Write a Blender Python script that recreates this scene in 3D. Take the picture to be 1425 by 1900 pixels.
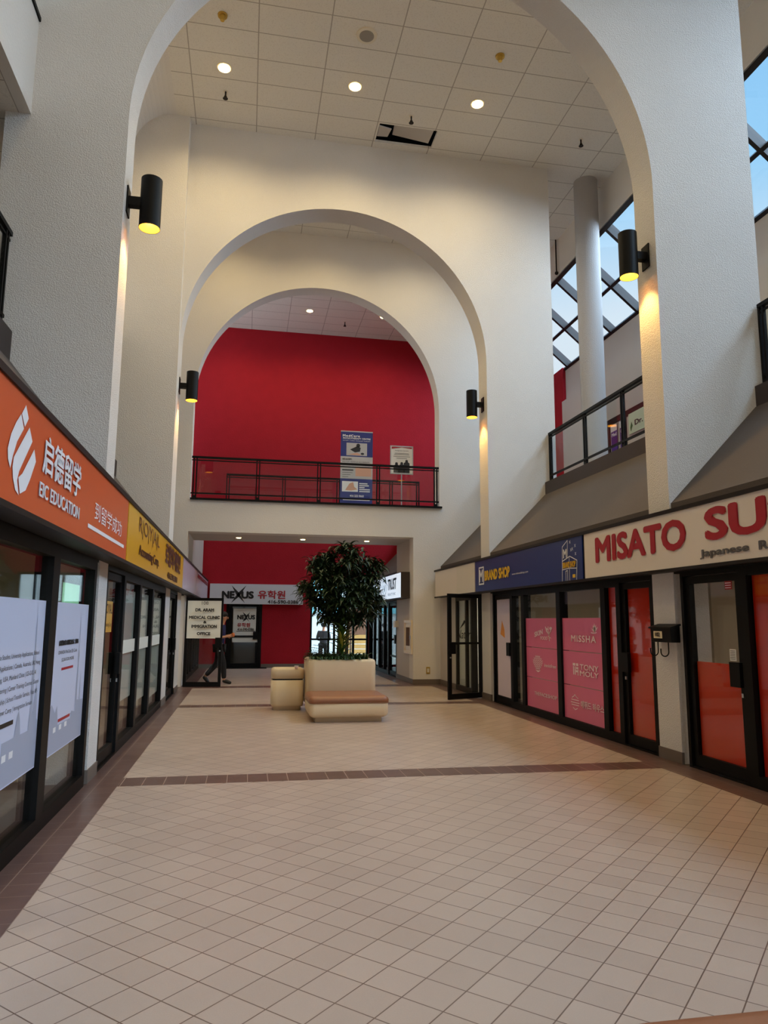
import bpy, bmesh, math, random
from mathutils import Vector, Matrix
random.seed(7)
for o in list(bpy.data.objects): bpy.data.objects.remove(o)
S = bpy.context.scene
COL = S.collection
PI = math.pi
# ------------------------------------------------------------------ camera
cam = bpy.data.objects.new('camera', bpy.data.cameras.new('camera')); COL.objects.link(cam)
RX = (0.98176, 0.03388, 0.18505)      # hall X axis seen from the camera (right, down, forward)
D_ = Vector((455 - 712.5, 1150 - 950, 1345)).normalized()
E_ = Vector((1455 - 712.5, 1156.6 - 950, 1345)).normalized()
N_ = E_.cross(D_).normalized()
if N_.y > 0: N_ = -N_
R_ = D_.cross(N_).normalized()
if R_.x < 0: R_ = -R_
# camera axes in world: world = (R_.c, D_.c, N_.c)
cx = Vector((R_.x, D_.x, N_.x)); cy = -Vector((R_.y, D_.y, N_.y)); cz = -Vector((R_.z, D_.z, N_.z))
M = Matrix((cx, cy, cz)).transposed().to_4x4(); M.translation = (0, 0, 1.6)
cam.matrix_world = M
cam.data.sensor_fit = 'VERTICAL'; cam.data.sensor_height = 36; cam.data.sensor_width = 27
cam.data.lens = 36 * 1345 / 1900
cam.data.clip_end = 300; cam.data.clip_start = .05
S.camera = cam
# ------------------------------------------------------------------ light and exposure
EXPOSURE = 0.95
SUN, SKY = 13.0, .5
S.view_settings.view_transform = 'Standard'; S.view_settings.look = 'None'
S.view_settings.exposure = EXPOSURE; S.view_settings.gamma = 1; S.view_settings.use_curve_mapping = False
W = bpy.data.worlds.new('sky'); S.world = W; W.use_nodes = True
nt = W.node_tree; bg = nt.nodes['Background']
tc = nt.nodes.new('ShaderNodeTexCoord'); sp = nt.nodes.new('ShaderNodeSeparateXYZ'); rp = nt.nodes.new('ShaderNodeValToRGB')
nt.links.new(tc.outputs['Generated'], sp.inputs[0]); nt.links.new(sp.outputs['Z'], rp.inputs[0]); nt.links.new(rp.outputs[0], bg.inputs[0])
for i, (p, c) in enumerate([(0, (.95, .95, .93)), (.38, (.80, .92, 1.0)), (.52, (.36, .70, 1.0)), (.8, (.22, .55, .98))]):
    e = rp.color_ramp.elements[i] if i < 2 else rp.color_ramp.elements.new(p)
    e.position = p; e.color = (*c, 1)
bg.inputs[1].default_value = SKY
def lamp(kind, loc, energy, color, rot=None, **kw):
    l = bpy.data.lights.new(kind.lower() + '_light', kind); l.energy = energy; l.color = color
    for k, v in kw.items(): setattr(l, k, v)
    o = bpy.data.objects.new(l.name, l); o.location = loc; COL.objects.link(o)
    if rot: o.rotation_euler = rot
    return o
sun = lamp('SUN', (20, -10, 20), SUN, (.60, .80, 1.0), angle=math.radians(110))
sun.rotation_euler = Vector((-1, .45, -.95)).to_track_quat('-Z', 'Y').to_euler()
WARM = (1.0, .79, .43)
for rx, ry in ((-4.2, 3.2), (-3.3, 11.2), (-3.3, 17.)): lamp('AREA', (rx, ry, 2.58), 26, (1, .93, .8), shape='RECTANGLE', size=1.0, size_y=1.0)
for rx, ry in ((6.8, 4.5), (6.8, 11.2), (6.6, 16.8)): lamp('AREA', (rx, ry, 2.52), 26, (1, .9, .76), shape='RECTANGLE', size=1.2, size_y=1.2)
S.cycles.max_bounces = 9; S.cycles.diffuse_bounces = 5; S.cycles.glossy_bounces = 4; S.cycles.transparent_max_bounces = 16
S.cycles.caustics_reflective = False; S.cycles.caustics_refractive = False; S.cycles.sample_clamp_indirect = 4
S.cycles.use_denoising = True
# ------------------------------------------------------------------ materials
def lin(c):
    return tuple(((v / 255) / 12.92 if v / 255 <= .04045 else ((v / 255 + .055) / 1.055) ** 2.4) for v in c)
def base(name):
    m = bpy.data.materials.new(name); m.use_nodes = True
    return m, m.node_tree, m.node_tree.nodes['Principled BSDF']
def mth(nt, op, a, b=None, c=None):
    n = nt.nodes.new('ShaderNodeMath'); n.operation = op
    for i, v in enumerate((a, b, c)):
        if v is None: continue
        if isinstance(v, (int, float)): n.inputs[i].default_value = v
        else: nt.links.new(v, n.inputs[i])
    return n.outputs[0]
def mixc(nt, f, a, b):
    n = nt.nodes.new('ShaderNodeMix'); n.data_type = 'RGBA'
    for k, v in ((0, f), (6, a), (7, b)):
        if isinstance(v, (int, float)): n.inputs[k].default_value = v
        elif isinstance(v, tuple): n.inputs[k].default_value = (*v[:3], 1)
        else: nt.links.new(v, n.inputs[k])
    return n.outputs[2]
def noise(nt, scale, detail=3, vec=None):
    n = nt.nodes.new('ShaderNodeTexNoise'); n.inputs['Scale'].default_value = scale; n.inputs['Detail'].default_value = detail
    if vec is None:
        g = nt.nodes.new('ShaderNodeNewGeometry'); vec = g.outputs['Position']
    nt.links.new(vec, n.inputs['Vector'])
    return n.outputs['Fac']
def bump(nt, b, h, strength, dist=.01):
    n = nt.nodes.new('ShaderNodeBump'); n.inputs['Strength'].default_value = strength; n.inputs['Distance'].default_value = dist
    nt.links.new(h, n.inputs['Height']); nt.links.new(n.outputs[0], b.inputs['Normal'])
MATS = {}
def mat(name, rgb, rough=.6, metal=0, spec=.5, bscale=0, bstr=.3, bdist=.01, var=0, vscale=2, emit=None, estr=1, coat=0):
    m, nt, b = base(name)
    c = lin(rgb); b.inputs['Base Color'].default_value = (*c, 1)
    b.inputs['Roughness'].default_value = rough; b.inputs['Metallic'].default_value = metal; b.inputs['Specular IOR Level'].default_value = spec
    b.inputs['Coat Weight'].default_value = coat
    if var:
        f = noise(nt, vscale, 4)
        nt.links.new(mixc(nt, f, tuple(v * (1 - var) for v in c), tuple(min(1, v * (1 + var)) for v in c)), b.inputs['Base Color'])
    if bscale: bump(nt, b, noise(nt, bscale, 3), bstr, bdist)
    if emit: b.inputs['Emission Color'].default_value = (*lin(emit), 1); b.inputs['Emission Strength'].default_value = estr
    MATS[name] = m; return m
STUCCO = mat('rough off white stucco', (224, 219, 213), .9, spec=.2, bscale=80, bstr=.8, bdist=.016, var=.05, vscale=1.2)
PLASTER = mat('smooth off white plaster', (224, 219, 212), .85, spec=.2, bscale=30, bstr=.35, bdist=.012, var=.03)
PAINT = mat('white painted wall', (196, 188, 180), .7, spec=.3, var=.03)
SOFFIT = mat('brown grey soffit stucco', (92, 84, 80), .9, spec=.2, bscale=70, bstr=.3, var=.06)
RED = mat('red textured wall paint', (160, 24, 36), .8, spec=.2, bscale=26, bstr=.5, var=.10, vscale=3)
FASCIA = mat('dark brown fascia', (58, 46, 42), .6, var=.08)
BLACK = mat('black anodised metal', (7, 6, 6), .5, spec=.18)
BRONZE = mat('dark bronze metal', (30, 24, 22), .5, spec=.25)
CHROME = mat('brushed steel', (190, 190, 190), .3, 1)
BASEB = mat('grey brown rubber skirting', (112, 98, 88), .55)
CREAM = mat('cream fibreglass', (226, 205, 170), .35, spec=.4, var=.03, vscale=6)
VINYL = mat('brown padded vinyl', (146, 96, 66), .38, spec=.5, bscale=120, bstr=.08, var=.08, vscale=9)
SOIL = mat('dark potting soil', (40, 30, 22), .95, bscale=80, bstr=.8)
BARK = mat('grey brown bark', (112, 98, 82), .9, bscale=40, bstr=.6, var=.2, vscale=20)
LEAF = mat('dark green leaf', (38, 58, 30), .45, spec=.4, var=.35, vscale=14)
LEAF2 = mat('bright green leaf', (70, 104, 42), .45, spec=.4, var=.35, vscale=14)
LEAF3 = mat('yellow green leaf', (150, 150, 50), .5, var=.3, vscale=10)
SHOPW = mat('beige shop wall', (176, 164, 140), .8, var=.04)
SHOPF = mat('grey brown shop floor', (112, 100, 90), .6, var=.1)
CONC = mat('pale paving', (164, 158, 146), .8, var=.06)
WOOD = mat('golden wood boards', (176, 134, 70), .6, var=.12, vscale=8)
TEAL = mat('pale teal facade glass', (112, 176, 184), .4, var=.04)
ORANGE = mat('orange sign face', (216, 92, 40), .38, spec=.45)
YELLOW = mat('yellow sign face', (226, 168, 12), .32, spec=.5)
LILAC = mat('pale lilac sign face', (196, 180, 194), .3, spec=.5)
NAVY = mat('navy sign face', (18, 44, 112), .35, spec=.45)
IVORY = mat('ivory sign face', (232, 220, 204), .4, spec=.4)
SIGNW = mat('cool white sign face', (206, 206, 210), .4, spec=.4)
WHITE = mat('white vinyl lettering', (240, 240, 244), .5)
GREYT = mat('grey lettering', (96, 92, 92), .5)
BLKT = mat('black lettering', (22, 22, 24), .5)
REDT = mat('red lettering', (170, 20, 36), .45)
BROWNT = mat('dark brown lettering', (92, 36, 16), .5)
YELT = mat('yellow lettering', (236, 190, 30), .5)
POSTER = mat('pale blue poster vinyl', (206, 212, 236), .45)
SKYLN = mat('grey blue poster print', (166, 174, 196), .45)
PINK = mat('pink window film', (226, 112, 148), .3, spec=.5, var=.03)
PINKT = mat('pale pink lettering', (255, 228, 234), .5)
REDF = mat('scarlet window film', (226, 44, 14), .2, spec=.6)
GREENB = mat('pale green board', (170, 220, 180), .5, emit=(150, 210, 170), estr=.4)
PURPLE = mat('purple poster', (64, 40, 130), .5)
MINT = mat('pale mint sign', (206, 226, 196), .5)
BLUEP = mat('royal blue banner print', (44, 54, 128), .5)
PGREY = mat('grey banner print', (192, 190, 192), .5)
SKINP = mat('photo print skin tone', (222, 170, 146), .5)
DARKP = mat('photo print dark tone', (40, 40, 46), .5)
SKIN = mat('skin', (196, 140, 108), .55)
SHIRT = mat('navy cotton shirt', (30, 32, 84), .85)
TROUS = mat('black trousers', (20, 19, 22), .85)
SHOE = mat('black shoe', (18, 17, 17), .5)
HAIR = mat('dark hair', (28, 22, 20), .7)
GREYC = mat('dark grey clothing', (52, 52, 56), .85)
BRASS = mat('gold detector', (196, 160, 74), .35, .6)
GLOW = mat('warm lamp glass', (255, 220, 160), .5, emit=(255, 214, 140), estr=14)
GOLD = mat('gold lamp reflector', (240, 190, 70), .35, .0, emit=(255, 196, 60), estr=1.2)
LIT = mat('backlit white sign', (235, 240, 250), .4, emit=(214, 230, 250), estr=.38)
PLATE = mat('ivory plastic', (226, 216, 196), .4)
PAPER = mat('white paper', (235, 233, 228), .6)
def glass(name, tint, refl):
    m, nt, b = base(name); nt.nodes.remove(b); out = nt.nodes['Material Output']
    t = nt.nodes.new('ShaderNodeBsdfTransparent'); t.inputs[0].default_value = (*tint, 1)
    g = nt.nodes.new('ShaderNodeBsdfGlossy'); g.inputs['Roughness'].default_value = .02
    ge = nt.nodes.new('ShaderNodeNewGeometry'); vd = nt.nodes.new('ShaderNodeVectorMath'); vd.operation = 'DOT_PRODUCT'
    nt.links.new(ge.outputs['Normal'], vd.inputs[0]); nt.links.new(ge.outputs['Incoming'], vd.inputs[1])
    q_ = mth(nt, 'POWER', mth(nt, 'SUBTRACT', 1, mth(nt, 'ABSOLUTE', vd.outputs['Value'])), 5)
    fr = mth(nt, 'ADD', .04, mth(nt, 'MULTIPLY', q_, .96))
    x = nt.nodes.new('ShaderNodeMixShader')
    nt.links.new(mth(nt, 'MULTIPLY', fr, refl), x.inputs[0]); nt.links.new(t.outputs[0], x.inputs[1]); nt.links.new(g.outputs[0], x.inputs[2]); nt.links.new(x.outputs[0], out.inputs[0])
    return m
GLASS = glass('clear shop glass', (.93, .95, .94), .65)
SKYGL = glass('skylight glass', (.96, .98, 1.0), .5)
RAILGL = glass('railing glass', (.95, .97, .97), .8)
def frosted():
    m = mat('frosted glass film', (222, 222, 212), .5); return m
FROST = frosted()
COLM = mat('grey painted stucco column', (172, 168, 166), .9, spec=.2, bscale=52, bstr=.5, bdist=.015)
def tile_floor():
    m, nt, b = base('beige diagonal floor tiles with brown borders')
    g = nt.nodes.new('ShaderNodeNewGeometry'); s = nt.nodes.new('ShaderNodeSeparateXYZ'); nt.links.new(g.outputs['Position'], s.inputs[0])
    x, y = s.outputs[0], s.outputs[1]
    def line(v, period, off, w):     # 1 on grout
        f = mth(nt, 'FRACT', mth(nt, 'DIVIDE', mth(nt, 'SUBTRACT', v, off), period))
        d = mth(nt, 'MINIMUM', f, mth(nt, 'SUBTRACT', 1, f))
        return mth(nt, 'LESS_THAN', d, w / period)
    def cell(v, period, off): return mth(nt, 'FLOOR', mth(nt, 'DIVIDE', mth(nt, 'SUBTRACT', v, off), period))
    u = mth(nt, 'MULTIPLY', mth(nt, 'ADD', x, y), .70711); v = mth(nt, 'MULTIPLY', mth(nt, 'SUBTRACT', y, x), .70711)
    T = .2044; u0, v0 = 3.743 * .70711, 3.467 * .70711
    gd = mth(nt, 'MAXIMUM', line(u, T, u0, .0031), line(v, T, v0, .0031))
    cv = nt.nodes.new('ShaderNodeCombineXYZ'); nt.links.new(cell(u, T, u0), cv.inputs[0]); nt.links.new(cell(v, T, v0), cv.inputs[1])
    wn = nt.nodes.new('ShaderNodeTexWhiteNoise'); wn.noise_dimensions = '3D'; nt.links.new(cv.outputs[0], wn.inputs['Vector'])
    A, B = lin((170, 152, 141)), lin((182, 164, 152))
    tile = mixc(nt, wn.outputs['Value'], A, B)
    tile = mixc(nt, mth(nt, 'MULTIPLY', noise(nt, 1.1, 4), .35), tile, lin((150, 136, 126)))
    tile = mixc(nt, mth(nt, 'MULTIPLY', noise(nt, 160, 2), .25), tile, lin((206, 188, 172)))
    tile = mixc(nt, gd, tile, lin((104, 84, 74)))
    band = 0
    for a, c in ((7.66, 8.05), (14.1, 14.5), (17.95, 18.5)):
        k = mth(nt, 'MULTIPLY', mth(nt, 'GREATER_THAN', y, a), mth(nt, 'LESS_THAN', y, c)); band = k if band == 0 else mth(nt, 'MAXIMUM', band, k)
    side = mth(nt, 'MAXIMUM', mth(nt, 'LESS_THAN', x, -1.16), mth(nt, 'GREATER_THAN', x, 4.6))
    side = mth(nt, 'MAXIMUM', side, mth(nt, 'MULTIPLY', mth(nt, 'GREATER_THAN', x, 3.92), mth(nt, 'GREATER_THAN', y, 18.5)))
    gb = line(x, .203, -.938, .003)
    gs = mth(nt, 'MAXIMUM', line(y, .2, 5.214, .0022), line(x, .2, -1.361, .003))
    bt = mixc(nt, noise(nt, 3, 3), lin((84, 62, 58)), lin((108, 84, 78)))
    btile = mixc(nt, gb, bt, lin((170, 146, 132)))
    stile = mixc(nt, mth(nt, 'MULTIPLY', gs, .8), bt, lin((150, 128, 116)))
    col = mixc(nt, band, tile, btile); col = mixc(nt, side, col, stile)
    nt.links.new(col, b.inputs['Base Color'])
    nt.links.new(mth(nt, 'ADD', mth(nt, 'MULTIPLY', noise(nt, 2.2, 3), .16), .26), b.inputs['Roughness'])
    b.inputs['Specular IOR Level'].default_value = .5
    bump(nt, b, mth(nt, 'SUBTRACT', mth(nt, 'MULTIPLY', noise(nt, 9, 2), .3), gd), .12, .004)
    return m
FLOOR = tile_floor()
def tile_ceiling(name, a, c):
    m, nt, b = base(name)
    g = nt.nodes.new('ShaderNodeNewGeometry'); s = nt.nodes.new('ShaderNodeSeparateXYZ'); nt.links.new(g.outputs['Position'], s.inputs[0])
    def line(v, period, off, w):
        f = mth(nt, 'FRACT', mth(nt, 'DIVIDE', mth(nt, 'SUBTRACT', v, off), period)); d = mth(nt, 'MINIMUM', f, mth(nt, 'SUBTRACT', 1, f))
        return mth(nt, 'LESS_THAN', d, w / period)
    gr = mth(nt, 'MAXIMUM', line(s.outputs[0], 1.2515, 1.133, .010), line(s.outputs[1], .627, 11.105, .009))
    sp_ = mth(nt, 'GREATER_THAN', noise(nt, 45, 2), .6)
    tile = mixc(nt, mth(nt, 'MULTIPLY', sp_, .35), lin(a), lin(c))
    nt.links.new(mixc(nt, gr, tile, lin((178, 170, 160))), b.inputs['Base Color']); b.inputs['Roughness'].default_value = .9
    b.inputs['Specular IOR Level'].default_value = .2
    bump(nt, b, mth(nt, 'ADD', mth(nt, 'MULTIPLY', gr, 2), noise(nt, 45, 2)), .25, .006)
    return m
CEIL = tile_ceiling('white ceiling tiles', (230, 225, 216), (200, 192, 182))
# ------------------------------------------------------------------ mesh helpers
class MB:
    def __init__(s): s.v = []; s.f = []
    def add(s, vs, fs):
        n = len(s.v); s.v += [tuple(p) for p in vs]; s.f += [tuple(i + n for i in f) for f in fs]; return s
    def box(s, x0, x1, y0, y1, z0, z1):
        return s.add([(x0, y0, z0), (x1, y0, z0), (x1, y1, z0), (x0, y1, z0), (x0, y0, z1), (x1, y0, z1), (x1, y1, z1), (x0, y1, z1)],
              [(0, 3, 2, 1), (4, 5, 6, 7), (0, 1, 5, 4), (1, 2, 6, 5), (2, 3, 7, 6), (3, 0, 4, 7)])
    def tube(s, p, q, r, r2=None, n=16, caps=True):
        p, q = Vector(p), Vector(q); d = (q - p).normalized(); a = d.orthogonal().normalized(); b = d.cross(a); r2 = r if r2 is None else r2
        vs = [c + (a * math.cos(2 * PI * i / n) + b * math.sin(2 * PI * i / n)) * k for c, k in ((p, r), (q, r2)) for i in range(n)]
        fs = [(i, (i + 1) % n, n + (i + 1) % n, n + i) for i in range(n)]
        if caps: fs += [tuple(range(n))[::-1], tuple(range(n, 2 * n))]
        return s.add(vs, fs)
    def path(s, pts, r, n=8):
        for a, b in zip(pts, pts[1:]): s.tube(a, b, r, n=n)
        return s
    def prism_y(s, pts, y0, y1):      # polygon in XZ swept along Y
        n = len(pts)
        return s.add([(x, y0, z) for x, z in pts] + [(x, y1, z) for x, z in pts],
              [tuple(range(n)), tuple(range(2 * n - 1, n - 1, -1))] + [(i, n + i, n + (i + 1) % n, (i + 1) % n) for i in range(n)])
    def sphere(s, c, r, n=12, m=8, sc=(1, 1, 1)):
        vs = [(c[0], c[1], c[2] + r * sc[2])]
        for j in range(1, m):
            t = PI * j / m
            vs += [(c[0] + r * sc[0] * math.sin(t) * math.cos(2 * PI * i / n), c[1] + r * sc[1] * math.sin(t) * math.sin(2 * PI * i / n), c[2] + r * sc[2] * math.cos(t)) for i in range(n)]
        vs.append((c[0], c[1], c[2] - r * sc[2])); L = len(vs) - 1
        fs = [(0, 1 + i, 1 + (i + 1) % n) for i in range(n)]
        for j in range(m - 2):
            o = 1 + j * n; fs += [(o + i, o + n + i, o + n + (i + 1) % n, o + (i + 1) % n) for i in range(n)]
        o = 1 + (m - 2) * n; fs += [(o + i, L, o + (i + 1) % n) for i in range(n)]
        return s.add(vs, fs)
    def build(s, name, m, parent=None, bevel=0, seg=2, smooth=False, loc=None):
        me = bpy.data.meshes.new(name); me.from_pydata(s.v, [], s.f)
        bm = bmesh.new(); bm.from_mesh(me); bmesh.ops.recalc_face_normals(bm, faces=bm.faces); bm.to_mesh(me); bm.free()
        me.materials.append(m)
        o = bpy.data.objects.new(name, me); COL.objects.link(o)
        if parent is not None:
            o.parent = parent; o.matrix_parent_inverse = Matrix.Translation(-parent.location) if parent.type == 'EMPTY' else Matrix.Identity(4)
        if smooth: me.polygons.foreach_set('use_smooth', [True] * len(me.polygons))
        if bevel:
            b = o.modifiers.new('b', 'BEVEL'); b.width = bevel; b.segments = seg; b.limit_method = 'ANGLE'; b.angle_limit = math.radians(40)
            me.polygons.foreach_set('use_smooth', [True] * len(me.polygons)); o.modifiers.new('w', 'WEIGHTED_NORMAL')
        return o
def B(*a): return MB().box(*a)
def tag(o, label, cat, group=None, kind=None):
    o['label'] = label; o['category'] = cat
    if group: o['group'] = group
    if kind: o['kind'] = kind
    return o
def thing(name, label, cat, loc=(0, 0, 0), group=None):
    o = bpy.data.objects.new(name, None); o.location = loc; o.empty_display_size = .1; COL.objects.link(o)
    return tag(o, label, cat, group)
def struct(name, mb, m, label, cat, **k):
    o = mb.build(name, m, **k); return tag(o, label, cat, kind='structure')
def sthing(name, label, cat, loc=(0, 0, 0)):
    o = thing(name, label, cat, loc); o['kind'] = 'structure'; return o
def copy_tree(o, dl, label, parent=None):
    c = o.copy(); COL.objects.link(c)
    if parent is None: c.location = o.location + Vector(dl); c['label'] = label
    else: c.parent = parent
    for ch in list(o.children):
        copy_tree(ch, None, None, c)
    return c
# planes: map (a, z, off) to a point; off is towards the viewer's side of the plane
class PL:
    def __init__(s, side, at): s.side, s.at = side, at
    def __call__(s, a, z, off=0):
        return (s.at + off, a, z) if s.side == 'L' else (s.at - off, a, z) if s.side == 'R' else (a, s.at - off, z)
    def poly(s, mb, pts, off=.004): return mb.add([s(a, z, off) for a, z in pts], [tuple(range(len(pts)))])
    def rect(s, mb, a0, a1, z0, z1, off=.004): return s.poly(mb, [(a0, z0), (a1, z0), (a1, z1), (a0, z1)], off)
    def slab(s, mb, a0, a1, z0, z1, o0, o1):
        p, q = s(a0, z0, o0), s(a1, z1, o1)
        return mb.box(min(p[0], q[0]), max(p[0], q[0]), min(p[1], q[1]), max(p[1], q[1]), z0, z1)
    def ring(s, mb, a0, a1, z0, z1, t, o0, o1, tb=None, tt=None):
        tb = t if tb is None else tb; tt = t if tt is None else tt; lo, hi = min(a0, a1), max(a0, a1)
        s.slab(mb, lo, lo + t, z0, z1, o0, o1); s.slab(mb, hi - t, hi, z0, z1, o0, o1)
        s.slab(mb, lo + t, hi - t, z0, z0 + tb, o0, o1); s.slab(mb, lo + t, hi - t, z1 - tt, z1, o0, o1); return mb
    def disc(s, mb, a, z, r, off=.004, n=24, rz=None):
        rz = r if rz is None else rz
        return s.poly(mb, [(a + r * math.cos(2 * PI * i / n), z + rz * math.sin(2 * PI * i / n)) for i in range(n)], off)
    def stroke(s, mb, pts, w, off=.005):
        for (a, z), (c, e) in zip(pts, pts[1:]):
            d = Vector((c - a, e - z)); d.normalize(); n = Vector((-d.y, d.x)) * w / 2; d *= w * .3
            s.poly(mb, [(a - d.x + n.x, z - d.y + n.y), (a - d.x - n.x, z - d.y - n.y), (c + d.x - n.x, e + d.y - n.y), (c + d.x + n.x, e + d.y + n.y)], off)
        return mb
    def text(s, mb, t, a0, a1, z0, z1, off=.005, bold=0, top=None, bot=None, shear=0, spacing=1):
        """lettering T fitted between a0 (its left end) and a1, heights z0..z1; bot/top raise the right end"""
        vs, fs = glyphs(t, bold, shear, spacing)
        xs = [v[0] for v in vs]; ys = [v[1] for v in vs]; x0, x1, y0, y1 = min(xs), max(xs), min(ys), max(ys)
        return mb.add([s(a0 + (a1 - a0) * (x - x0) / (x1 - x0), z0 + (z1 - z0) * (y - y0) / (y1 - y0) + (bot or 0) * (x - x0) / (x1 - x0), off + .0007 * (i // _GN[(t, bold, shear, spacing)])) for i, (x, y) in enumerate(vs)], fs)
_G, _GN = {}, {}
def glyphs(t, bold, shear, spacing):
    k = (t, bold, shear, spacing)
    if k not in _G:
        c = bpy.data.curves.new('t', 'FONT'); c.body = t; c.offset = 0; c.shear = shear; c.resolution_u = 3; c.space_character = spacing
        o = bpy.data.objects.new('t', c); COL.objects.link(o); dg = bpy.context.evaluated_depsgraph_get()
        m = bpy.data.meshes.new_from_object(o.evaluated_get(dg))
        vs = [(v.co.x, v.co.y) for v in m.vertices]; fs = [tuple(p.vertices) for p in m.polygons]; n = len(vs); av, af = list(vs), list(fs)
        if bold:                         # heavier strokes: the same outline laid around itself
            for i in range(8):
                dx, dy = bold * 1.5 * math.cos(i * PI / 4), bold * 1.5 * math.sin(i * PI / 4)
                af += [tuple(a + len(av) for a in f) for f in fs]; av += [(x + dx, y + dy) for x, y in vs]
        _G[k] = (av, af); _GN[k] = n
        bpy.data.objects.remove(o); bpy.data.curves.remove(c); bpy.data.meshes.remove(m)
    return _G[k]
XL, XR, AX, RAD = -1.48, 4.97, 1.745, 3.225
YR = 25.3                                             # red end wall
# ------------------------------------------------------------------ setting: floor, ceilings
struct('floor', B(XL, XR, -7, YR + .3, -.12, 0), FLOOR, 'beige diagonal tiled hall floor with dark brown tile bands', 'floor')
struct('floor_shop_left', B(-5.2, XL, -7, YR, -.12, -.005), SHOPF, 'grey brown floor inside the left shops', 'floor')
struct('floor_shop_right', B(XR, 8.7, -7, YR, -.12, -.005), SHOPF, 'grey brown floor inside the right shops', 'floor')
CZ = 11.95
cm = MB()
hx0, hx1, hy0, hy1 = 2.43, 3.69, 13.66, 14.26
cm.box(-1.75, 8.05, -7, hy0, CZ, CZ + .06).box(-1.75, hx0, hy0, hy1, CZ, CZ + .06).box(hx1, 8.05, hy0, hy1, CZ, CZ + .06).box(-1.75, 8.05, hy1, YR, CZ, CZ + .06)
struct('ceiling', cm, CEIL, 'tiled white ceiling high over the hall', 'ceiling')
struct('ceiling_void', B(-2.5, 8.2, -7, YR + .3, CZ + .45, CZ + .55), BLACK, 'dark void above the missing ceiling tile', 'ceiling')
# ------------------------------------------------------------------ arch walls
def arch_pts(cz, r, z_end, n=56):
    return [(AX - r * math.cos(PI * i / n), cz + r * math.sin(PI * i / n)) for i in range(n + 1)]
def arch_wall(name, y0, y1, xl, xr, m, label, floor_pillars=True, cz=7.15):
    a = arch_pts(cz, RAD, 0)
    pts = [(XL - .45, 0), (XL, 0)] + a + [(XR, 0), (XR + .45, 0), (XR + .45, 3.30), (6.30, 4.17), (6.30, 4.57), (xr, 4.57), (xr, CZ + .04), (xl, CZ + .04), (xl, 4.57), (-2.52, 4.57), (-2.52, 4.2), (XL - .45, 3.44)]
    mb = MB(); n = len(pts)
    vs = [(x, y0, z) for x, z in pts] + [(x, y1, z) for x, z in pts]
    bm = bmesh.new(); f0 = [bm.verts.new(v) for v in vs]
    bm.faces.new(f0[:n]); bm.faces.new(f0[n:][::-1])
    for i in range(n): bm.faces.new((f0[i], f0[n + i], f0[n + (i + 1) % n], f0[(i + 1) % n]))
    bm.normal_update(); bmesh.ops.triangulate(bm, faces=[f for f in bm.faces if len(f.verts) > 4]); bm.verts.index_update()
    mb.v = [tuple(v.co) for v in bm.verts]; mb.f = [tuple(v.index for v in f.verts) for f in bm.faces]; bm.free()
    return struct(name, mb, m, label, 'wall')
arch_wall('wall_near_arch', 7.83, 8.29, -2.76, 6.42, STUCCO, 'nearest off white stucco arch wall across the hall')
arch_wall('wall_middle_arch', 14.45, 15.0, -2.76, 6.52, STUCCO, 'second off white stucco arch wall farther down the hall')
struct('wall_pilaster', MB().prism_y([(-2.76, 4.57), (-2.52, 4.57), (-2.52, 4.2), (XL - .45, 3.44), (XL - .45, 0), (XL, 0), (XL, CZ), (-2.76, CZ)], 14.22, 14.45), STUCCO, 'stucco pilaster on the left of the second arch', 'wall')
# balcony front wall with an arch above and an opening below
mb = MB(); YC = 18.4
a = arch_pts(7.22, 3.215, 0)
up = [(-1.465, 4.57)] + a + [(4.955, 4.57)]
outer = [(6.52, 3.0), (6.52, CZ), (-2.76, CZ), (-2.76, 3.0)]
bm = bmesh.new()
def ext(pts, y0, y1):
    n = len(pts); f0 = [bm.verts.new((x, y, z)) for y in (y0, y1) for x, z in pts]
    bm.faces.new(f0[:n]); bm.faces.new(f0[n:][::-1])
    for i in range(n): bm.faces.new((f0[i], f0[n + i], f0[n + (i + 1) % n], f0[(i + 1) % n]))
ext(up + [(6.52, 4.57), (6.52, CZ), (-2.76, CZ), (-2.76, 4.57)], YC, 18.85)
ext([(-2.76, 4.57), (-2.76, 0), (-1.465, 0), (-1.465, 3.76), (4.25, 3.76), (4.25, 0), (6.52, 0), (6.52, 4.57)], YC, 18.85)
bm.normal_update(); bmesh.ops.triangulate(bm, faces=[f for f in bm.faces if len(f.verts) > 4]); bm.verts.index_update()
mb.v = [tuple(v.co) for v in bm.verts]; mb.f = [tuple(v.index for v in f.verts) for f in bm.faces]; bm.free()
struct('wall_balcony_arch', mb, PLASTER, 'third arch wall with the balcony and the low opening under it', 'wall')
struct('wall_bridge_slab', B(-1.465, 4.9, 18.85, 20.5, 3.76, 4.56), PAINT, 'plastered bridge floor slab behind the balcony arch', 'slab')
struct('wall_right_cabinet', B(4.25, 6.5, 18.85, 20.5, 0, 3.76), PAINT, 'plastered side wall holding the extinguisher cabinet', 'wall')
# red end wall with door and entrance openings
rw = MB()
rw.box(-2.9, 9.9, YR, YR + .25, 3.1, CZ).box(-2.9, -.64, YR, YR + .25, 0, 3.1).box(-.64, .56, YR, YR + .25, 2.16, 3.1).box(.56, 2.2, YR, YR + .25, 0, 3.1).box(4.25, 9.9, YR, YR + .25, 0, 3.1)
struct('wall_end_red', rw, RED, 'tall red end wall of the hall', 'wall')
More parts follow.
